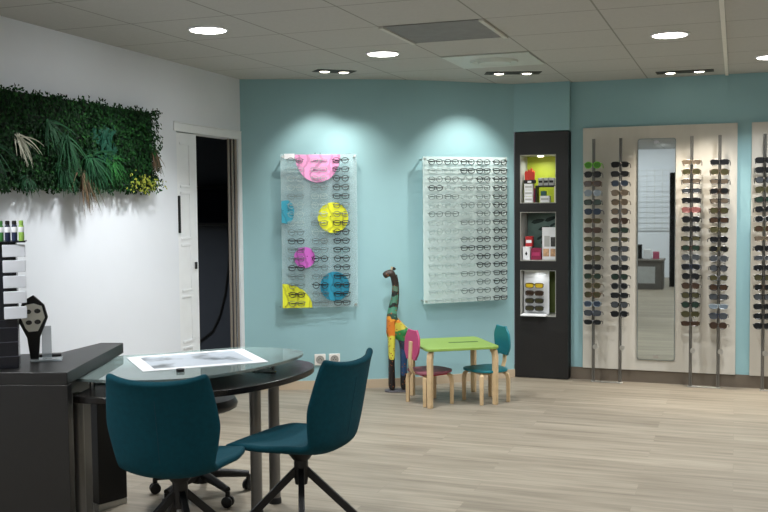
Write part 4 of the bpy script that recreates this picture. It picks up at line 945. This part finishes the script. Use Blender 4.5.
# ------------------------------------------------------------------ far end of the shop, seen in the mirror
t = empty('side_cabinet', (-1.55, -0.75, 0))
MB().box(-0.45, 0.42, -0.22, 0.22, 0.0, 0.47).build('body', mat('grey_cabinet', (96, 92, 88), 0.5), t, bevel=0.004)
MB().box(-0.45, 0.44, -0.23, 0.24, 0.4705, 0.50).build('top', mat('grey_cabinet_top', (120, 114, 108), 0.45), t, bevel=0.003)
MB().box(-0.20, 0.30, 0.2205, 0.226, 0.10, 0.38).build('pale_panel', mat('pale_front_panel', (176, 178, 178), 0.5), t)
tag(t, 'low grey cabinet seen in the wall mirror', 'cabinet')
bx('white_box', -1.45, -1.33, -0.80, -0.66, 0.501, 0.66, M_paper, 'white carton with red mark on the cabinet seen in the mirror', 'box', None, M_red)
bx('black_box', -1.57, -1.48, -0.78, -0.70, 0.501, 0.74, M_black, 'small black box on the cabinet seen in the mirror', 'box', None, M_grn)
bx('pink_box', -1.30, -1.20, -0.78, -0.70, 0.501, 0.62, mat('pink_carton', (190, 90, 120), 0.5), 'pink carton on the cabinet seen in the mirror', 'box', None, M_paper)
o = MB().box(-1.06, -0.94, -1.3, -1.1, 0, 1.95).build('black_pillar', M_black, bevel=0.005); tag(o, 'tall narrow black cabinet seen at the edge of the mirror', 'cabinet')
t = empty('wall_grid_board', (-1.9, -3.19, 0.9))
MB().box(-0.75, 0.75, 0.0, 0.02, 0, 1.2).build('board', M_white, t)
g = MB()
for i in range(11): g.box(-0.72 + i * 0.144 - 0.006, -0.72 + i * 0.144 + 0.006, 0.0205, 0.03, 0.02, 1.18)
for i in range(12): g.box(-0.73, 0.73, 0.0305, 0.036, 0.05 + i * 0.1, 0.058 + i * 0.1)
g.build('grid_rails', mat('grid_rail_grey', (218, 221, 222), 0.5), t)
tag(t, 'white gridded wall board seen faintly in the mirror', 'wall board')

# ------------------------------------------------------------------ wall-washing spots, then added fill lights
SP = 1.45
for (x, y), tgt, pw, an in (((-2.85, 6.58), (-3.10, 7.05, 1.55), 22, 75), ((-2.74, 6.73), (-2.80, 7.2, 1.3), 16, 75),
                            ((-1.70, 7.26), (-2.12, 7.66, 1.45), 36, 80), ((-1.50, 7.34), (-1.55, 8.0, 0.6), 9, 70),
                            ((-0.48, 7.72), (-0.75, 7.92, 0.0), 52, 66), ((-0.27, 7.72), (-0.10, 7.92, 0.0), 52, 66),
                            ((0.75, 7.72), (0.6, 7.92, 0.0), 52, 66), ((0.95, 7.72), (1.1, 7.92, 0.0), 34, 66)):
    spot((x, y, CEIL - 0.045), tgt, pw * SP, an, 0.8, (1.0, 0.90, 0.76) if x > -0.6 else (1.0, 0.96, 0.90))
for x, y, tx, ty, pw in ((-2.25, 4.6, -3.6, 4.6, 13), (-2.25, 3.4, -3.55, 3.4, 13), (-2.25, 2.2, -3.5, 2.2, 13), (-2.5, 5.7, -3.63, 5.6, 9)):  # added spots without fittings, brighten the left wall
    spot((x, y, CEIL - 0.03), (tx, ty, 1.35), pw, 100, 1.0, (0.90, 0.96, 1.0), 0.05)
for x in (-2.4, -1.2): spot((x, -1.6, CEIL - 0.03), (x, -3.2, 1.3), 75, 110, 1.0, (0.95, 0.98, 1.0), 0.05)  # added unseen spots, brighten the rear wall that the mirror reflects
for x, y, tx, ty, pw in ((-1.9, 4.2, -3.05, 7.0, 75), (-1.1, 4.4, -2.1, 7.7, 95)): spot((x, y, CEIL - 0.03), (tx, ty, 1.15), pw, 46, 1.0, (0.95, 0.99, 1.0), 0.05)  # added frontal fill for the curved teal wall, no fitting modelled
area((-4.9, 6.2, 2.15), 0.3, 34.0, col=(0.8, 0.9, 1.0))  # added unseen fill light, lifts the side room out of black
w_ = bpy.data.worlds.new('World'); sc.world = w_; w_.use_nodes = True
w_.node_tree.nodes['Background'].inputs[0].default_value = (0.8, 0.88, 1.0, 1); w_.node_tree.nodes['Background'].inputs[1].default_value = 0.2

# ------------------------------------------------------------------ camera
yaw, pitch, roll = -0.3489, 0.0547, -0.0098
cy_, sy_, cp_, sp2 = math.cos(yaw), math.sin(yaw), math.cos(pitch), math.sin(pitch)
F_ = Vector((sy_ * cp_, cy_ * cp_, -sp2)); r_ = Vector((cy_, -sy_, 0)); u_ = r_.cross(F_)
Rr = r_ * math.cos(roll) + u_ * math.sin(roll); Uu = -r_ * math.sin(roll) + u_ * math.cos(roll)
cam = bpy.data.cameras.new('camera'); cam.sensor_width = 36; cam.lens = 36 * 967.26 / 768; cam.clip_start = 0.05; cam.clip_end = 60
co = bpy.data.objects.new('camera', cam); COL.objects.link(co)
M4 = Matrix((Rr, Uu, -F_)).transposed().to_4x4(); M4.translation = (0, 0, 1.48); co.matrix_world = M4
sc.camera = co
